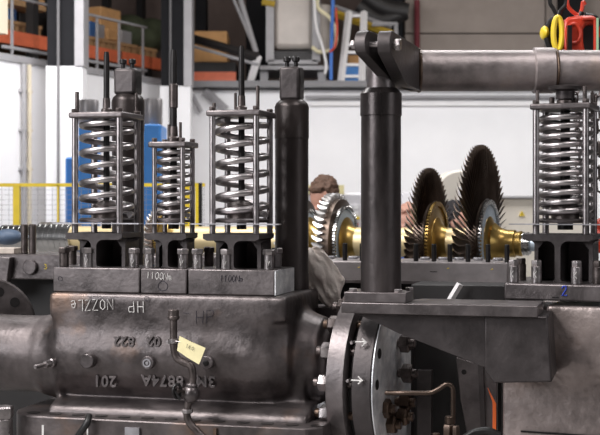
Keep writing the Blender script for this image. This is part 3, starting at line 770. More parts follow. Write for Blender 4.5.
T.part('end_block',MB().prismuz([(a[0]-.002,zSb+.001),(a[0]-.002,M.z(486,369,.03)),(a[0]+.03,M.z(495,382,.03)),(b[0]+.0,M.z(548,382,.0)),(b[0]-.015,zSb+.001)],.0,.3),BRACK,bevel=.006)
# column 3 base and shaft
xc=381; v3=.045; u3=bp(xc,200,v3)[0]; Y3=M.Y(u3,v3); s3=Y3/F
zb3=zSt+.0005; zbt=H-(291-200)*s3+0; 
T=Thing('support_column','thick worn steel column standing on a rectangular base plate','column',M,(u3,v3,zb3))
T.part('base_plate',MB().box(bp(344,296,v3-.078)[0],bp(406,296,v3-.078)[0],v3-.078,v3+.078,zb3,zbt),PLATE,bevel=.003)
for du_,m_ in ((-.115,NUT),(.035,NUT)):
    pass
for px in (353,398,404):
    uu=bp(px,290,v3-.06)[0]; T.part('base_bolt',MB().hexn((uu,v3-.055 if px<400 else v3+.05,zbt),(0,0,1),.016,.012),NUT)
r3=20*s3
ztp3=H+(200-94)*s3
T.part('shaft',MB().lathe((u3,v3,zbt),(0,0,1),[(0,r3*1.01),(ztp3-.08-zbt,r3*1.0),(ztp3-.078-zbt,r3*1.04),(ztp3-zbt,r3*1.04),(ztp3+.02-zbt,r3*.8)],56),COLM3)
T.part('neck',MB().lathe((u3,v3,ztp3+.015),(0,0,1),[(0,14.5*s3),(.15,14.5*s3)],40),PLATE)
# ------------------------------------------------------------------ clevis beam: pipe + lug plates
PY=4.97; zP=W.z(500,70.5,PY); rP=20.3*PY/F
xP0=W.pt(419,70,PY)[0]
T=Thing('lifting_beam','horizontal steel pipe beam with a welded two-plate clevis at its left end','beam',W,((xP0+.3),PY,zP-rP))
T.part('pipe',MB().lathe((xP0,PY,zP),(1,0,0),[(0,rP*.99),(.02,rP),(1.5,rP)],64),PIPE)
xa=W.pt(532,0,PY)[0]; xb=W.pt(554,0,PY)[0]
T.part('sleeve',MB().lathe((xa,PY,zP),(1,0,0),[(0,rP),(.006,rP+.010),(xb-xa-.006,rP+.010),(xb-xa,rP)],64),PIPE)
T.part('weld_seam',MB().tube([(xb+.003,PY+ (rP+.002)*math.cos(t),zP+(rP+.002)*math.sin(t)) for t in [2*pi*i/48 for i in range(48)]],.006,6,closed=True),RUSTN)
T.part('weld_seam',MB().tube([(xP0+.0,PY+ (rP)*math.cos(t),zP+(rP)*math.sin(t)) for t in [2*pi*i/48 for i in range(48)]],.008,6,closed=True),RUSTN)
T.part('end_plate',MB().lathe((xP0-.02,PY,zP),(1,0,0),[(0,rP*.97),(.02,rP*.97)],40),BRACK)
# lug plates: in-plane direction dirn, normal nrm
al=math.radians(38)
dirn=Vector((math.sin(al),math.cos(al),0)); nrm=Vector((math.cos(al),-math.sin(al),0))
def lug(px,Yh,endx,endY,name,t):
    hc=Vector(W.pt(px,44.5,Yh)); r=13.5*Yh/F
    d=Vector((endx-hc.x,endY-hc.y,0)); Ld=d.length; d.normalize(); n=Vector((d.y,-d.x,0))
    zt_=zP+rP*1.0; zl=zP-rP*1.06
    pts=[]
    for i in range(15):
        a=math.radians(75)+math.radians(150)*i/14
        pts.append(hc+d*(r*math.cos(a))+Vector((0,0,r*math.sin(a))))
    # down edge
    pts.append(hc+d*(Ld*.42)+Vector((0,0,zl+.01-hc.z)))
    pts.append(hc+d*(Ld*.55)+Vector((0,0,zl-hc.z)))
    pts.append(hc+d*Ld+Vector((0,0,zl-hc.z)))
    pts.append(hc+d*Ld+Vector((0,0,zt_-hc.z)))
    o=T.part(name,MB().prism([p-n*t/2 for p in pts],n*t),BRACK,bevel=.002)
    return hc,n,d,o
h1,n1,d1,o1=lug(364.5,4.46,xP0-.012,PY-rP*.3,'lug_plate',.04)
h2,n2,d2,o2=lug(386.5,4.44,xP0-.028,PY-rP*.97,'lug_plate',.045)
ax=(h2-h1).normalized()
T.part('pivot_bolt',MB().cyl(h1-ax*.045,h2+ax*.05,.010,16),NUT)
T.part('bolt_head',MB().hexn(h1-ax*.045,ax,.016,.02),NUT)
T.part('bolt_nut',MB().hexn(h2+ax*.028,ax,.022,.022),NUT)
# ------------------------------------------------------------------ right cage group
M4=Frame(W.pt(560,0,4.75)[0],4.75,22)
zsl=M4.z(560,283.5,-.02); 
# casing on the right
rc=Thing('turbine_casing','large weathered cast casing body at right under the slab marked 2','turbine casing',M4,(.1,.3,.3))
zR=M4.z(560,305,-.03)
mb=MB()
xl=M4.u(496,-.0); 
mb.box(xl+.03,.9,-.03,.6,.45,zR-.13)
mb.box(M4.u(547,-.02),.9,-.05,.6,zR-.25,zR)
mb.lathe((M4.u(600,0)+.05,.33,.5),(0,0,1),[(0,.36),(zR-.52,.36)],64)
mb.ell((M4.u(575,0),.1,zR-.2),(.13,.17,.16))
rcb=rc.part('casing_body',mb,CAST2,voxel=.009,smooth=8)
p=M4.pt(515,431,-.04); rc.part('joint_line',MB().box(p[0]+.02,.7,-.036,-.02,p[2]-.004,p[2]+.002),BLACK)
# slab
a=M4.u(504,-.06)
T=Thing('cover_plate','thick grey slab marked with a blue 2 under the right spring cage','cover plate',M4,(.1,.1,zsl-.07))
zs0=M4.z(560,301,-.06)
T.part('plate',MB().box(a,.65,-.06,.38,zs0,zsl),PLATE,bevel=.006)
p=M4.pt(562,295.5,-.061); T.part('blue_marking',strokes('2',p,(1,0,0),(0,0,1),.034,.003),BLUEINK)
p=M4.pt(552,298,-.061); T.part('stamped_mark',MB().box(p[0],p[0]+.025,-.0615,-.06,p[2],p[2]+.004),BLACK)
for px,vv,dk in ((513.5,-.02,0),(536.5,-.02,0),(576.5,-.02,0),(521,.12,1),(598,.0,1)):
    uu=M4.u(px,vv); o=T.part('stud_nut',MB().bcyl((uu,vv,zsl),(uu,vv,zsl+.062),.0195,22,.002).hexn((uu,vv,zsl+.062),(0,0,1),.0195 ,.022,ph=.3),NUTD if dk else NUT)
    if not dk: T.part('chalk_mark',strokes('K',(uu-.006,vv-.0205,zsl+.02),(1,0,0),(0,0,1),.024,.0014),CHALK,parent=o)
w4=.183;
v4=.13; ul=M4.u(536,v4-.09)
u4=ul+w4/2
zy4=M4.z(560,234,v4-.05)
valve(M4,(u4,v4,zsl+.0005),w4,.18,M4.z(560,103.5,.05),.104,9.8,.0112,zy4,M4.z(560,92,.1),'valve spring cage with many close coils at far right below the pipe beam',rodr=.017,bar=.26,studs=[(-.087,-.085,.05,.007),(.03,.03,.03,.007),(.087,-.085,.06,.008),(.087,.085,.05,.008),(-.05,.0,.03,.01)],yw=.26)
# fixture between pipe and cage
p=M4.pt(565,95,v4)
T=Thing('clamp_saddle','dark rounded saddle between the pipe beam and the right spring cage','saddle',M4,(u4+.0,v4,M4.z(560,103.5,.05)))
zq=M4.z(560,103.5,.05)
T.part('saddle_body',MB().lathe((u4,v4,zq+.022),(0,0,1),[(0,.034),(.028,.036),(.034,.06),(.046,.064),(.05,.05)],28),BRACK)
# chain
def chain(pts,r,wr,lab,fr=W):
    mb=MB(); P=curvepts(pts,6); d=0; 
    # resample
    Lk=r*3.0; acc=[P[0]]; cur=P[0]
    for q in P[1:]:
        while (q-cur).length>=Lk:
            cur=cur+(q-cur).normalized()*Lk; acc.append(cur)
    for i in range(len(acc)-1):
        c=(acc[i]+acc[i+1])/2; t=(acc[i+1]-acc[i]).normalized(); _,a,b=basis(t)
        s=a if i%2 else b
        ring=[]
        for k in range(14):
            w=2*pi*k/14; x=math.cos(w); y=math.sin(w)
            ring.append(c+s*(x*r)+t*(y*r+(.9*r if y>0 else -.9*r)))
        mb.tube(ring,wr,6,closed=True)
    single('lifting_chain',mb,NUTD,lab,'chain',W,acc[-1],ang=60)
chain([W.pt(578,86,5.2),W.pt(574,98,5.2),W.pt(579,110,5.25),W.pt(576,125,5.25),W.pt(580,150,5.25),W.pt(577,185,5.25),W.pt(579,225,5.25)],.011,.0035,'dark lifting chain hanging behind the right spring cage')
chain([W.pt(597,84,5.25),W.pt(595,110,5.25),W.pt(599,150,5.25),W.pt(601,200,5.25)],.016,.005,'thicker dark chain hanging at the right picture edge')
# red lifting gear at right edge
p=W.pt(601,240,5.3)
single('hook_block',MB().ell((p[0],5.3,p[2]),(.03,.03,.055)).ell((p[0]+.0,5.3,W.z(0,225,5.3)),(.022,.022,.03)),RED,'red hook end at the right edge beside the slab','hook',W,p)
# ------------------------------------------------------------------ hoist block on top
HYd=5.42; hs=HYd/F
T=Thing('crane_hook_block','red and yellow crane hook block resting behind the pipe beam','hook block',W,W.pt(572,52,HYd))
def P(px,py,dy=0):
    q=W.pt(px,py,HYd); return (q[0],HYd+dy,q[2])
def poly(pts,y0,y1):
    return MB().prism([P(x,y,y0) for x,y in pts],(0,y1-y0,0))
T.part('red_housing',poly([(560,24),(564,20),(572,18.5),(590,18),(592,22),(592,27),(582,27),(579,32),(579,44),(582,60),(562,60),(559,46),(558,34)],-.09,.06),RED,bevel=.012)
T.part('red_ring',MB().tube([P(569+6.5*math.cos(t),36+9.5*math.sin(t),-.092) for t in [2*pi*i/28 for i in range(28)]],.008,8,closed=True),RED)
T.part('red_frame',MB().tube(curvepts([P(577,22,-.1),P(587,22,-.1),P(590,27,-.1),P(590,60,-.1)],5),.009,8),RED)
T.part('inner_body',poly([(578,24),(592,22),(592,60),(578,60)],-.04,.05),DARKJ)
T.part('yellow_cheek',MB().tube([P(554+4.2*math.cos(t),36+16*math.sin(t),-.08) for t in [2*pi*i/32 for i in range(32)]],.012,8,closed=True),YEL)
T.part('inner_sheave',poly([(551,22),(558,20),(558,60),(551,60)],-.05,.05),BLACK,bevel=.01)
T.part('yellow_hub',MB().ell(P(544.5,33,0),(.018,.05,.030)),YEL)
T.part('sheave',MB().tube(curvepts([P(556,18,-.02),P(550,22,-.02),P(546.5,30,-.02),P(546.5,40,-.02),P(551,52,-.02)],4),.014,10),BLACK)
T.part('sheave',MB().tube(curvepts([P(584,17,-.02),P(593,19,-.02),P(597,26,-.02),P(598,36,-.02),P(595,52,-.02)],4),.016,10),BLACK)
T.part('red_hub',MB().ell(P(600,33,0),(.022,.06,.038)),RED)
T.part('centre_post',MB().box(P(562,30)[0],P(566,30)[0],HYd-.12,HYd-.09,P(0,56)[2],P(0,29)[2]),BLACK)
T.part('green_strap',poly([(590,22),(591.8,22),(591.8,56),(590,56)],-.125,-.115),GREEN)
T.part('black_hook',MB().tube(curvepts([P(550,-6),P(550,3),P(553,8),P(556.5,14),P(561,10),P(566,4),P(566,-6)],5),.0085,10),BLACK)
T.part('red_hook',MB().tube(curvepts([P(571,-6),P(567.5,-1),P(568,6),P(573,12),P(579,15),P(582,9),P(583,2),P(585,5)],5),.0085,10),RED)
T.part('shackle',MB().bcyl(P(556,20),P(560,12),.012,12),BLACK)
T.part('shackle',MB().bcyl(P(579,19),P(582,12),.012,12),BLACK)
chain([P(559,-70),P(560,-30),P(559,-4)],.018,.006,'black chain holding the red and yellow hook block')
chain([P(577,-70),P(577,-30),P(576,-2)],.018,.006,'right hand chain above the red hook')
# ================================================================== CRADLE RAIL (lower casing flange) and rotor
vr=.92
zr=M.z(430,262,vr)
T=Thing('rotor_cradle','long grey lower casing flange with standing black studs carrying the rotor','casing half',M,(0,vr+.1,0))
ur0=M.u(-30,vr); ur1=M.u(508,vr)
zrb=M.z(430,284,vr)
T.part('flange_rail',MB().box(M.u(300,vr),ur1,vr,vr+.3,zrb,zr),PLATEL if False else mat('rail_grey',(.26,.235,.235),.5,.45,.25,6,.1),bevel=.006)
T.part('flange_rail',MB().box(ur0,M.u(300,vr),vr,vr+.3,zrb-.01,zr+.012),PLATE,bevel=.006)
T.part('lower_shell',MB().box(ur0,ur1+.1,vr+.16,vr+.7,0,zrb-.005),DARKJ)
T.part('lower_lip',MB().box(M.u(300,vr),ur1,vr-.015,vr+.3,zrb-.0,zrb+.012),PLATE)
for px in (345,362,416,434,450,468,488,507):
    u=M.u(px,vr+.05); T.part('stud',MB().bcyl((u,vr+.05,zr),(u,vr+.05,zr+.075),.0105,14),BLACK)
for px in (330,353,373,425,443,459,478,498):
    u=M.u(px,vr+.2); T.part('washer',MB().bcyl((u,vr+.2,zr),(u,vr+.2,zr+.012),.022,14),PLATEL)
for px in (24.5,32.5):
    u=M.u(px,vr+.06); T.part('stud_sleeve',MB().bcyl((u,vr+.06,zr+.012),(u,vr+.06,zr+.15),.0165,20),NUTD)
p=M.pt(31,267,vr); T.part('round_boss',MB().bcyl((p[0],vr,p[2]),(p[0],vr-.02,p[2]),.034,28,.004),PLATE)
p=M.pt(44.5,269,vr-.001); T.part('yellow_marking',strokes('3',p,(1,0,0),(0,0,1),.022,.002),YELINK)
p=M.pt(4,263,vr); T.part('bolt_hole',MB().bcyl((p[0],vr+.001,p[2]),(p[0],vr-.001,p[2]),.01,14,.0005),BLACK)
for px,py in ((491,272),(358,270),(447,271)):
    p=M.pt(px,py,vr-.001); T.part('yellow_marking',strokes('-',p,(1,0,.3),(0,0,1),.02,.002),YELINK)
p=M.pt(430,272,vr-.001); T.part('scratch_mark',MB().box(p[0],p[0]+.03,vr-.001,vr,p[2],p[2]+.003),BLACK)
# end lug at far left
T.part('end_plate',MB().prismuz([(M.u(-20,vr-.05),zr-.0),(M.u(9,vr-.05),zr),(M.u(5,vr-.05),zr-.14),(M.u(-20,vr-.05),zr-.16)],vr-.04,vr),PLATE,bevel=.004)
single('wooden_block',MB().box(M.u(-6,vr+.03),M.u(15,vr+.03),vr+.02,vr+.1,zr+.0125,zr+.04),mat('pale_wood',(.55,.48,.42),0,.8,.15,20),'pale wooden block lying on the cradle at the far left','block',M,(M.u(5,vr),vr+.06,zr+.012),bevel=.003)
# dark structures under the rail
T=Thing('open_steelwork','dark open steel frame under the rotor cradle behind the bracket','frame',M,(M.u(450,.75),.78,0))
a=M.u(410,.6);b=M.u(500,.6)
T.part('shaded_opening',MB().box(M.u(412,.62),M.u(506,.62),.60,.80,M.z(450,303,.6),M.z(450,285,.6)),DARKJ,bevel=.004)  # dark box stands in for the shaded opening below the rail
T.part('leg',MB().box(M.u(416,.65),M.u(458,.65),.70,.76,0,M.z(450,303,.65)),DARKJ)
T.part('leg',MB().box(M.u(470,.65),M.u(500,.65),.70,.76,0,M.z(450,303,.65)),DARKJ)
for (x0,y0,x1,y1,lab,v_) in ((448,304,460,284,'white diagonal strut before the dark opening, right of the thick column',.55),(298,322,312,299,'white diagonal strut below the rag, left of the flange',.55)):
    a=M.pt(x0,y0,v_);b=M.pt(x1,y1,v_)
    single('diagonal_strut',MB().tube([a,b],.014,4),WHITE2,lab,'strut',M,a)
# ------------------------------------------------------------------ ROTOR
RO=Frame(W.pt(400,0,6.5)[0],6.5,22)
zR0=H-42.5/F*6.45; vR=0
def ur(px): return RO.u(px,0)
rot=Thing('turbine_rotor','long turbine rotor with golden shaft and bladed discs behind the casing','rotor',RO,(0,0,zR0))
S=lambda px:RO.Y(ur(px),0)/F
def lath(px0,px1,r0,r1,name,m,parent=None,seg=48):
    a,b=ur(px0),ur(px1); return rot.part(name,MB().lathe((a,0,zR0),(1,0,0),[(0,r0),(b-a,r1)],seg),m,parent)
rs=.073
sh=rot.part('shaft',MB().lathe((ur(70),0,zR0),(1,0,0),[(0,rs*.9),(ur(300)-ur(70),rs),(ur(345)-ur(70),rs),(ur(500)-ur(70),rs*1.02)],56),GOLD)
a=ur(495)
rot.part('shaft_shoulder',MB().lathe((a,0,zR0),(1,0,0),[(0,.1),(.03,.075),(.06,.066),(.10,.066),(.105,.058),(.13,.062),(.14,.055)],48),GOLDD)
a0=ur(509)
mb=MB(); t=0
prof=[(0,.05)]
for k in range(5):
    prof+=[(t+.001,.056),(t+.014,.056),(t+.015,.05),(t+.020,.05)]; t+=.021
rot.part('journal_rings',MB().lathe((a0,0,zR0),(1,0,0),prof,48),LABY)
rot.part('journal_end',MB().lathe((a0+t,0,zR0),(1,0,0),[(0,.036),(.06,.036),(.062,.046),(.12,.046)],40),DISCB)
# left labyrinth
prof=[]; t=0; a0=ur(4)
L_=ur(77)-a0
while t<L_-.03:
    r=.088 if t>.22 else .07
    prof+=[(t,r-.0015),(t+.001,r),(t+.018,r),(t+.019,r-.0015),(t+.036,r-.0015)]; t+=.0365
rot.part('labyrinth_rings',MB().lathe((a0,0,zR0),(1,0,0),prof,56),LABY)
rot.part('bearing_journal',MB().lathe((ur(-25),0,zR0),(1,0,0),[(0,.05),(a0-ur(-25)+.01,.05)],40),LABY)
single('bearing_cap',MB().ell(RO.pt(8,237,-.12),(.075,.09,.045)),mat('blue_grey_cover',(.09,.13,.20),0,.5,.2,10),'blue rounded cover over the shaft end at the far left','cover',RO,RO.pt(8,246,-.12))
# bladed discs
def disc(px,R,rh,nbl,chord,twist,label,inner,bladesub=True,ethick=.004,lean=0.0,rt=None,bx=0.0):
    rt=rt or rh
    u=ur(px); d=rot.part('bladed_disc',MB().lathe((u-.03,0,zR0),(1,0,0),[(0,rs),(.0,rh*.8),(.004,rh),(.056,rh),(.062,rt*1.06),(.066,rt*.85),(.066,rs)],72,cap=False),BLADE,label=label)
    mb=MB()
    for i in range(72):
        a=2*pi*i/72; c=math.cos(a);s=math.sin(a); r0,r1=rt*.93,rt*1.04
        t_=Vector((0,-s,c)); 
        o=Vector((u+.036,0,zR0)); rad=Vector((0,c,s)); w=rt*.03
        q=[o+rad*r0-t_*w,o+rad*r0+t_*w,o+rad*r1+t_*w*.8,o+rad*r1-t_*w*.8]
        mb.prism(q,(.014,0,0))
    rot.part('root_teeth',mb,GOLDD if inner!='blue' else LABY,parent=d)
    rot.part('disc_face',MB().lathe((u+.0365,0,zR0),(1,0,0),[(0,rt*.92),(.005,rt*.9),(.008,rt*.66),(.010,rt*.6)],64,cap=False),DISCB if inner=='blue' else GOLDD,parent=d)
    rot.part('disc_hub',MB().lathe((u+.036,0,zR0),(1,0,0),[(0,rt*.66),(.010,rt*.64),(.014,rs*1.7),(.025,rs*1.28),(.045,rs*1.08),(.07,rs)],64,cap=False),GOLDD,parent=d)
    # blades
    proto=MB()
    N=6; rows=[]
    for j in range(N+1):
        t=j/N; r=rh+(R-rh)*t; tw=math.radians(twist[0]+(twist[1]-twist[0])*t); ch=chord[0]+(chord[1]-chord[0])*t
        # section: points along chord; axial dir x, tangential dir y ; curvature
        pts=[]
        for sgn in (1,-1):
            for k in range(5):
                x=-.5+k/4 if sgn==1 else .5-k/4
                cam=.12*(1-4*x*x)*ch; th=ethick*(1-(2*x)**2*.7)*.5*(1.3-.6*t)
                yy=cam+sgn*th
                X=x*ch
                ax_=X*math.cos(tw)-yy*math.sin(tw); ta=X*math.sin(tw)+yy*math.cos(tw)
                pts.append((u+bx+ax_,r,ta))
        rows.append(pts)
    n=10; fs=[]
    base=[p for row in rows for p in row]
    for j in range(N):
        for k in range(n):
            k2=(k+1)%n; fs.append((j*n+k,j*n+k2,(j+1)*n+k2,(j+1)*n+k))
    fs.append(tuple(range(n))); fs.append(tuple(range(N*n,N*n+n)))
    allmb=MB()
    for i in range(nbl):
        a=2*pi*(i+.3)/nbl; c=math.cos(a);s=math.sin(a)
        vs=[(x, r*c-t*s, zR0+r*s+t*c) for x,r,t in base]
        if bladesub and s>-.12: rot.part('blade',MB().add(vs,fs),BLADE,parent=d)
        else: allmb.add(vs,fs)
    if bladesub: rot.part('lower_blades',allmb,BLADE,parent=d,kind='stuff')
    if not bladesub: rot.part('blade_row',allmb,BLADEL,parent=d,kind='stuff')
    return d
disc(481,.48,.205,80,(.05,.062),(40,56),'largest dark bladed disc','blue')
disc(429,.37,.195,70,(.045,.052),(40,54),'second largest dark bladed disc','gold')
disc(338,.245,.215,44,(.05,.06),(16,20),'small disc with short bright blades','blue',bladesub=False,ethick=.024,rt=.178,bx=-.022)
disc(301,.235,.212,46,(.05,.05),(16,20),'small disc mostly hidden behind the smooth column','blue',bladesub=False,ethick=.022,rt=.16,bx=-.03)
disc(160,.17,.14,40,(.04,.04),(20,40),'small disc behind the second spring','gold',bladesub=False,ethick=.008)
# ------------------------------------------------------------------ rag
random.seed(3)
mb=MB()
p=M.pt(324,280,.5)
prof=[(248,311,3),(251,313,9),(256,314,14),(262,317,18),(270,320,20),(278,322,20.5),(286,325,18),(293,328,15),(300,331,10),(305,332,6),(307,332,2)]
vs_=[];fs_=[];ns=56
for j_,(y_,x_,w_) in enumerate(prof):
    c_=M.pt(x_,y_,.52)
    for i_ in range(ns):
        a_=2*pi*i_/ns; t_=j_*.5
        r_=w_*.0039*(1+.13*math.sin(4*a_+1.1*t_)+.09*math.sin(9*a_-1.7*t_+1)+.04*math.sin(17*a_+3*t_))
        vs_.append((c_[0]+r_*math.cos(a_),c_[1]+r_*.55*math.sin(a_),c_[2]+.012*math.sin(3*a_+j_*1.3)))
for j_ in range(len(prof)-1):
    for i_ in range(ns):
        k_=(i_+1)%ns; fs_.append((j_*ns+i_,j_*ns+k_,(j_+1)*ns+k_,(j_+1)*ns+i_))
fs_.append(tuple(range(ns))); fs_.append(tuple(range((len(prof)-1)*ns,len(prof)*ns)))
mb.add(vs_,fs_)
rg=single('cloth_rag',mb,RAG,'crumpled cream cloth with reddish stains between dark column and flange','cloth',M,(p[0],.5,M.z(331,306,.5)),ang=180)
tx=bpy.data.textures.new('folds','CLOUDS'); tx.noise_scale=.05; tx.noise_depth=2
sb=rg.modifiers.new('fine','SUBSURF'); sb.levels=2; sb.render_levels=2
dm=rg.modifiers.new('folds','DISPLACE'); dm.texture=tx; dm.strength=.03; dm.texture_coords='LOCAL'
single('rag_support',MB().box(M.u(312,.5),M.u(345,.5),.44,.62,0,M.z(331,307,.5)),BRACK,'dark stand below the cream cloth','stand',M,(M.u(330,.5),.53,0))
# ------------------------------------------------------------------ drain valve and pipe with tag
vp=-.13
T=Thing('drain_pipe','thin bent drain pipe with a small valve in front of the casing','pipe',M,M.pt(200,436,vp))
def q(px,py,dv=0): 
    a=M.pt(px,py,vp+dv); return a
T.part('pipe_upper',MB().tube(curvepts([q(173.5,312),q(173.5,330),q(174,348),q(177,358),q(184,362.5),q(191,366),q(193,376),q(192,384)],7),.0135,16),NUTD)
T.part('pipe_cap',MB().bcyl(q(173.5,320),q(173.5,309.5),.020,18).bcyl(q(173.5,319),q(173.5,316),.022,18),NUTD)
T.part('pipe_clamp',MB().ring(q(173.8,343),(0,0,1),.021,.012,.016,20).box(q(167,343)[0],q(171,343)[0],vp-.01,vp+.01,q(0,343)[2] if False else M.z(170,343,vp)-.003,M.z(170,340,vp)),NUT)
T.part('valve_body',MB().bcyl(q(192,383),q(190,402),.021,18,.006).ell(q(191,394),(.032,.030,.034)),PLATE)
hn=T.part('hand_wheel',MB().tube([Vector(q(177,391,-.05))+Vector((.022*math.cos(t)*.45,.022*math.cos(t)*.6,.024*math.sin(t))) for t in [2*pi*i/20 for i in range(20)]],.0055,8,closed=True),BLACK)
T.part('valve_stem',MB().bcyl(q(189,393),q(176,390,-.055),.008,12).hexn(q(184,392,-.012),Vector(q(177,391,-.05))-Vector(q(184,392,-.012)),.013,.012),NUTD)
T.part('lever',MB().tube([q(176,390,-.055),q(172,387,-.06),q(180,400,-.05)],.005,6),BLACK)
T.part('pipe_lower',MB().tube(curvepts([q(189,400),q(187,412),q(189,422),q(197,431),q(206,440)],7),.0135,16),NUTD)
T.part('union_nut',MB().hexn(q(187.5,413),(0,0,1),.021,.014),NUT)
# tag
pt_=[q(179.5,336,-.03),q(205.5,348,-.045),q(199,364.5,-.045),q(177,350.5,-.03)]
tg=Thing('paper_tag','cream paper tag tied to the thin drain pipe','tag',M,pt_[0])
mb=MB().prism([pt_[0],Vector(pt_[0]).lerp(Vector(pt_[1]),.5)+Vector((0,-.006,0)),pt_[1],pt_[2],Vector(pt_[3]).lerp(Vector(pt_[2]),.5)+Vector((0,-.006,0)),pt_[3]],(0,.0012,0)); tg.part('paper',mb,TAG)
e=(Vector(pt_[1])-Vector(pt_[0])).normalized(); up=Vector((0,0,1))
tg.part('handwriting',strokes('1K0',Vector(pt_[0])+e*.03+Vector((0,-.009,-.028)),e,(e.z*-1,0,e.x),.014,.0006),DKMARK)
tg.part('tie_wire',MB().tube([q(173,343,-.02),q(176,341,-.03),q(180,342,-.032)],.0015,5),NUT)
# black hose bottom-left
p=[M.pt(89,416,-.14),M.pt(87,423,-.17),M.pt(81,432,-.17),M.pt(74,442,-.15)]
single('rubber_hose',MB().tube(curvepts(p,6),.013,12),RUBBER,'short black hose over the bottom flange at lower left','hose',M,p[-1])
# big nut bottom-left
p=M.pt(3,425,-.15)
T=Thing('flange_stud','big pale hex nut on a stud at the lower left corner','nut',M,(p[0],-.15,.5))
T.part('nut',MB().hexn((p[0],-.15,M.z(3,418,-.15)),(0,0,1),.04,.045),NUT)
T.part('sleeve',MB().bcyl((p[0],-.15,.0),(p[0],-.15,M.z(3,418,-.15)),.036,24),NUT)
# left flange disc
cx=M.pt(-5,322,.18)
nx=Vector((-.35,-.9,.15)).normalized()*-1
T=Thing('round_flange','round dark flange with bolt holes at the left edge','flange',M,(cx[0],.42,cx[2]-.16))
ctr=Vector(M.pt(-13,326,.45)); nv=Vector((.45,-.89,.05)).normalized()
T.part('disc',MB().lathe(ctr-nv*.05,nv,[(0,.205),(.05,.205),(.056,.198)],64),CAST)
_,aa,bb=basis(nv)
for i in range(12):
    t=2*pi*(i+.35)/12; o=ctr+(aa*math.cos(t)+bb*math.sin(t))*.152+nv*.0062
    T.part('bolt_hole',MB().lathe(o,nv,[(0,.021),(.001,.021)],20),BLACK)
# ------------------------------------------------------------------ lower right details
p=[FR.pt(384,392,.0),M.pt(402,393,.0),M.pt(428,393,-.0),M.pt(437,390,-.0),M.pt(446,384.5,0),M.pt(451.5,386,0),M.pt(453,392,0),M.pt(453,420,0)]
p0=M.pt(386,393,.02)
T=Thing('oil_tube','thin brownish bent tube leading right from the flange','tube',M,M.pt(453,422,0))
T.part('tube',MB().tube(curvepts([p0]+p[1:],6),.0085,12),COPPER)
T.part('fitting',MB().bcyl(M.pt(450,424,0),M.pt(450,416,0),.018,18).hexn(M.pt(449,437,0),(0,0,1),.022,.045).hexn(M.pt(456,440,-.02),(0,0,1),.014,.05),COPPER)
T=Thing('valve_block','small brown valve fitting at the bottom edge below the bent tube','fitting',M,M.pt(440,460,.0))
T.part('body',MB().bcyl(M.pt(449,470,.0),M.pt(449,436,.0),.026,18).bcyl(M.pt(436,450,.0),M.pt(436,433,.0),.014,18),COPPER)
# slanted plate with hole
pp=[M.pt(456,357,.45),M.pt(484,366,.45),M.pt(497,380,.45),M.pt(497,440,.45),M.pt(468,440,.45),M.pt(460,400,.45)]
T=Thing('slanted_plate','grey slanted plate with an oval hole behind the support bracket','plate',M,M.pt(482,440,.45))
T.part('plate',MB().prism(pp,(0,.03,0)),PLATE,bevel=.003)
o=M.pt(464,372,.449); T.part('oval_hole',MB().lathe(o,(0,-1,0),[(0,.01),(.001,.01)],16),BLACK)
T.part('rib',MB().prism([M.pt(478,365,.44),M.pt(483,366,.44),M.pt(486,440,.44),M.pt(481,440,.44)],(0,.03,0)),BRACK)
pp=[M.pt(487.5,388,.3),M.pt(496,404,.3),(M.u(496,.3),.3,0),(M.u(492.5,.3),.3,0),M.pt(492.5,402,.3)]
single('orange_strip',MB().prism(pp,(0,.01,0)),ORANGE2,'bright orange strip between slanted plate and right casing','strip',M,M.pt(494,440,.3))
p=[M.pt(462,440,.1),M.pt(474,433,.1),M.pt(488,431,.1),M.pt(500,436,.1)]
single('rubber_hose',MB().tube(curvepts(p,6),.014,12),RUBBER,'black hose at the bottom edge below the slanted plate','hose',M,p[0])
# backing under bracket
single('side_casing',MB().box(M.u(408,.5),M.u(470,.5),.52,.58,0,M.z(440,318,.5)),DARKJ,'dark casing side panel below the bracket gusset','panel',M,(M.u(440,.5),.55,0))
T=Thing('pipe_bracket','dark grey panel behind the bent tube','panel',M,(M.u(432,.4),.4,.0))
T.part('panel',MB().box(M.u(418,.4),M.u(432,.4),.38,.42,0,M.z(430,370,.4)),BRACK)
p=M.pt(322,436,.1)
single('crumpled_foil',MB().prism([M.pt(317,405,.12),M.pt(324,402,.1),M.pt(331,412,.14),M.pt(331,442,.12),M.pt(316,442,.1)],(0,.02,0)),BLUEST,'pale bluish crumpled sheet wedged left of the flange foot','sheet',M,p)
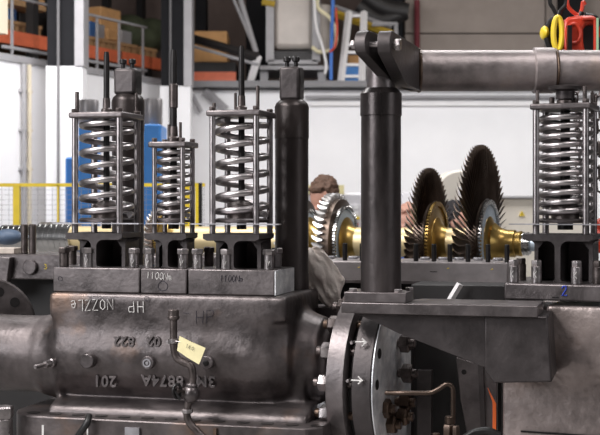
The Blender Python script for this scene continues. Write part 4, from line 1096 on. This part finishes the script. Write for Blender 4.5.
# ================================================================== PEOPLE
tx2=bpy.data.textures.new('hair_locks','CLOUDS'); tx2.noise_scale=.022; tx2.noise_depth=3
def person(px,ytop,Y,yaw,tilt,lab,hair,shirt,pose=0):
    """standing person, head top at ytop"""
    x=W.pt(px,0,Y)[0]; zt_=W.z(px,ytop,Y); hh=.235
    T=Thing('person',lab,'person',W,(x,Y,0)); 
    s=zt_/1.76
    def hp(p):  # head local -> world: x right, y back(face at -y)
        R_=Matrix.Rotation(yaw,3,'Z')@Matrix.Rotation(tilt,3,'X'); return Vector((x,Y,zt_-.125))+R_@Vector(p)
    Rm=Matrix.Rotation(yaw,3,'Z')@Matrix.Rotation(tilt,3,'X')
    Rb=Matrix.Rotation(yaw,3,'Z')
    def bpz(p): return Vector((x,Y,0))+Rb@(Vector(p)*s)
    body=MB()
    body.ell(hp((0,.015,.02)),(.076,.098,.105),20,14,rot=Rm)
    body.ell(hp((0,-.035,-.045)),(.055,.06,.07),16,10,rot=Rm)
    body.ell(hp((0,-.105,-.02)),(.014,.018,.022),8,6,rot=Rm)
    body.ell(hp((0,-.085,-.06)),(.026,.014,.008),8,6,rot=Rm)
    for sx in (-1,1): body.ell(hp((sx*.076,.01,-.01)),(.010,.02,.032),8,6,rot=Rm)
    body.tube([hp((0,.02,-.07)),bpz((0,.03,1.44))],.055,14)
    body.ell(bpz((0,.02,1.28)),(.17*s,.11*s,.2*s),16,10,rot=Rb); body.ell(bpz((0,.02,1.02)),(.15*s,.1*s,.16*s),16,10,rot=Rb)
    sh_=MB(); sh_.ell(bpz((0,.02,1.28)),(.19*s,.125*s,.21*s),16,10,rot=Rb); sh_.ell(bpz((0,.02,1.05)),(.17*s,.12*s,.2*s),16,10,rot=Rb)
    tr=MB(); tr.ell(bpz((0,.02,.93)),(.165*s,.12*s,.12*s),16,10,rot=Rb)
    for sx in (-1,1):
        S_=bpz((sx*.19,.02,1.40)); E=bpz((sx*.23,-.02,1.12)); Wr=bpz((sx*.2,-.2,1.0))
        body.tube([S_,E,Wr],[.045*s,.038*s,.028*s],10); sh_.tube([S_,E,Vector(E).lerp(Wr,.8)],[.065*s,.052*s,.045*s],12); sh_.ell(S_,(.065*s,)*3)
        hdir=(Wr-E).normalized()
        body.ell(Wr+hdir*.05,(.035,.045,.022),10,8,rot=Rb)
        for k,l in enumerate((.07,.08,.075,.06)):
            b0=Wr+hdir*.075+Rb@Vector(((k-1.5)*.017,0,0)); body.tube([b0,b0+hdir*l*.5,b0+hdir*l+Vector((0,0,-.02))],[.009,.0085,.007],7)
        b0=Wr+hdir*.03; body.tube([b0,b0+Rb@Vector((-sx*.04,-.01,0)),b0+Rb@Vector((-sx*.05,-.04,0))],[.011,.01,.008],7)
        Hh=bpz((sx*.09,.02,.9)); K=bpz((sx*.10,-.0,.5)); A=bpz((sx*.11,.03,.09))
        body.tube([Hh,K,A],[.07*s,.05*s,.035*s],12); tr.tube([Hh,K,A],[.095*s,.07*s,.06*s],14)
        f=bpz((sx*.115,-.05,.045)); T.part('shoe',MB().ell(f,(.048,.14,.044),14,8,rot=Rb),SHOE)
    T.part('body',body,SKIN,voxel=.0085,smooth=3)
    T.part('work_jacket',sh_,shirt,voxel=.02,smooth=3); T.part('trousers',tr,shirt,voxel=.02,smooth=3)
    hr=MB(); hr.ell(hp((0,.04,.052)),(.086,.098,.098),20,12,rot=Rm); 
    hr.ell(hp((0,-.045,.098)),(.055,.035,.024),14,8,rot=Rm); hr.ell(hp((-.03,.06,-.02)),(.05,.05,.07),14,8,rot=Rm); hr.ell(hp((.03,.06,-.02)),(.05,.05,.07),14,8,rot=Rm)
    ho=T.part('hair',hr,hair,voxel=.006,smooth=1)
    dm=ho.modifiers.new('locks','DISPLACE'); dm.texture=tx2; dm.strength=.028
    for sx in (-1,1): T.part('eye',MB().ell(hp((sx*.03,-.083,.0)),(.011,.008,.008),10,6,rot=Rm),EYEM); T.part('pupil',MB().ell(hp((sx*.03,-.0905,.0)),(.005,.003,.005),8,6,rot=Rm),BLACK)
    return T
person(323,180.5,8.0,-.6,.4,'person with tousled brown hair bending their head behind the small bladed disc',HAIR,SHIRTG)
person(406.5,206,8.6,-.5,.0,'person with a reddish face peeking out beside the thick worn column',SKIN,SHIRT)
person(459,204,8.9,1.2,.1,'dark-haired person between the two largest bladed discs',HAIRD,SHIRTG)
# ================================================================== CAMERA, LIGHT
cam=bpy.data.cameras.new('camera'); co=bpy.data.objects.new('camera',cam); COL.objects.link(co)
co.location=(0,0,H); co.rotation_euler=(pi/2,0,0); cam.sensor_width=36; cam.lens=F/600*36; cam.shift_y=-(217.5-HY)/600
cam.dof.use_dof=True; cam.dof.focus_distance=4.85; cam.dof.aperture_fstop=5.6
scene.camera=co
def area(name,loc,size,rot,power,col=(1,1,1)):
    l=bpy.data.lights.new(name,'AREA'); l.shape='RECTANGLE'; l.size,l.size_y=size; l.energy=power; l.color=col
    o=bpy.data.objects.new(name,l); COL.objects.link(o); o.location=loc; o.rotation_euler=rot; return o
R=math.radians
area('hall_lamp',(-2.8,2.8,4.9),(1.0,4.0),(R(-14),R(-36),0),285,(1,.97,.96))
area('hall_lamp',(1.6,3.0,5.4),(1.0,3.0),(R(-16),R(14),0),75,(1,.96,.96))
area('hall_lamp',(0,7.4,4.6),(5,.7),(R(-14),0,0),120)
area('wall_fill',(-1.5,11.6,3.9),(6.5,1.0),(R(32),0,0),160,(1,.985,.99))  # added fill that brightens the back wall but not the foreground
area('wall_fill',(4.0,11.8,3.9),(4,1.0),(R(32),0,0),110)  # second added fill, for the right half of the back wall
area('upper_lamp',(3.5,14.0,6.6),(6,1),(R(35),0,0),45,(1,.93,.86))
area('upper_lamp',(-2,12.0,6.6),(4,1),(R(30),0,0),30,(1,.90,.82))
area('side_light',(-5.5,.8,3.2),(3,2.2),(R(90),0,R(-62)),175,(.96,.97,1))
area('side_light',(5.2,1.2,3.0),(2.4,1.8),(R(90),0,R(68)),28,(.96,.97,1))  # added fill from the right, brightens flange face and cover end
w=bpy.data.worlds.new('world'); scene.world=w; w.use_nodes=True
w.node_tree.nodes['Background'].inputs[0].default_value=(.62,.60,.63,1); w.node_tree.nodes['Background'].inputs[1].default_value=.04
vs=scene.view_settings; vs.view_transform='Standard'; vs.look='None'; vs.gamma=1; vs.use_curve_mapping=False; vs.exposure=0.35
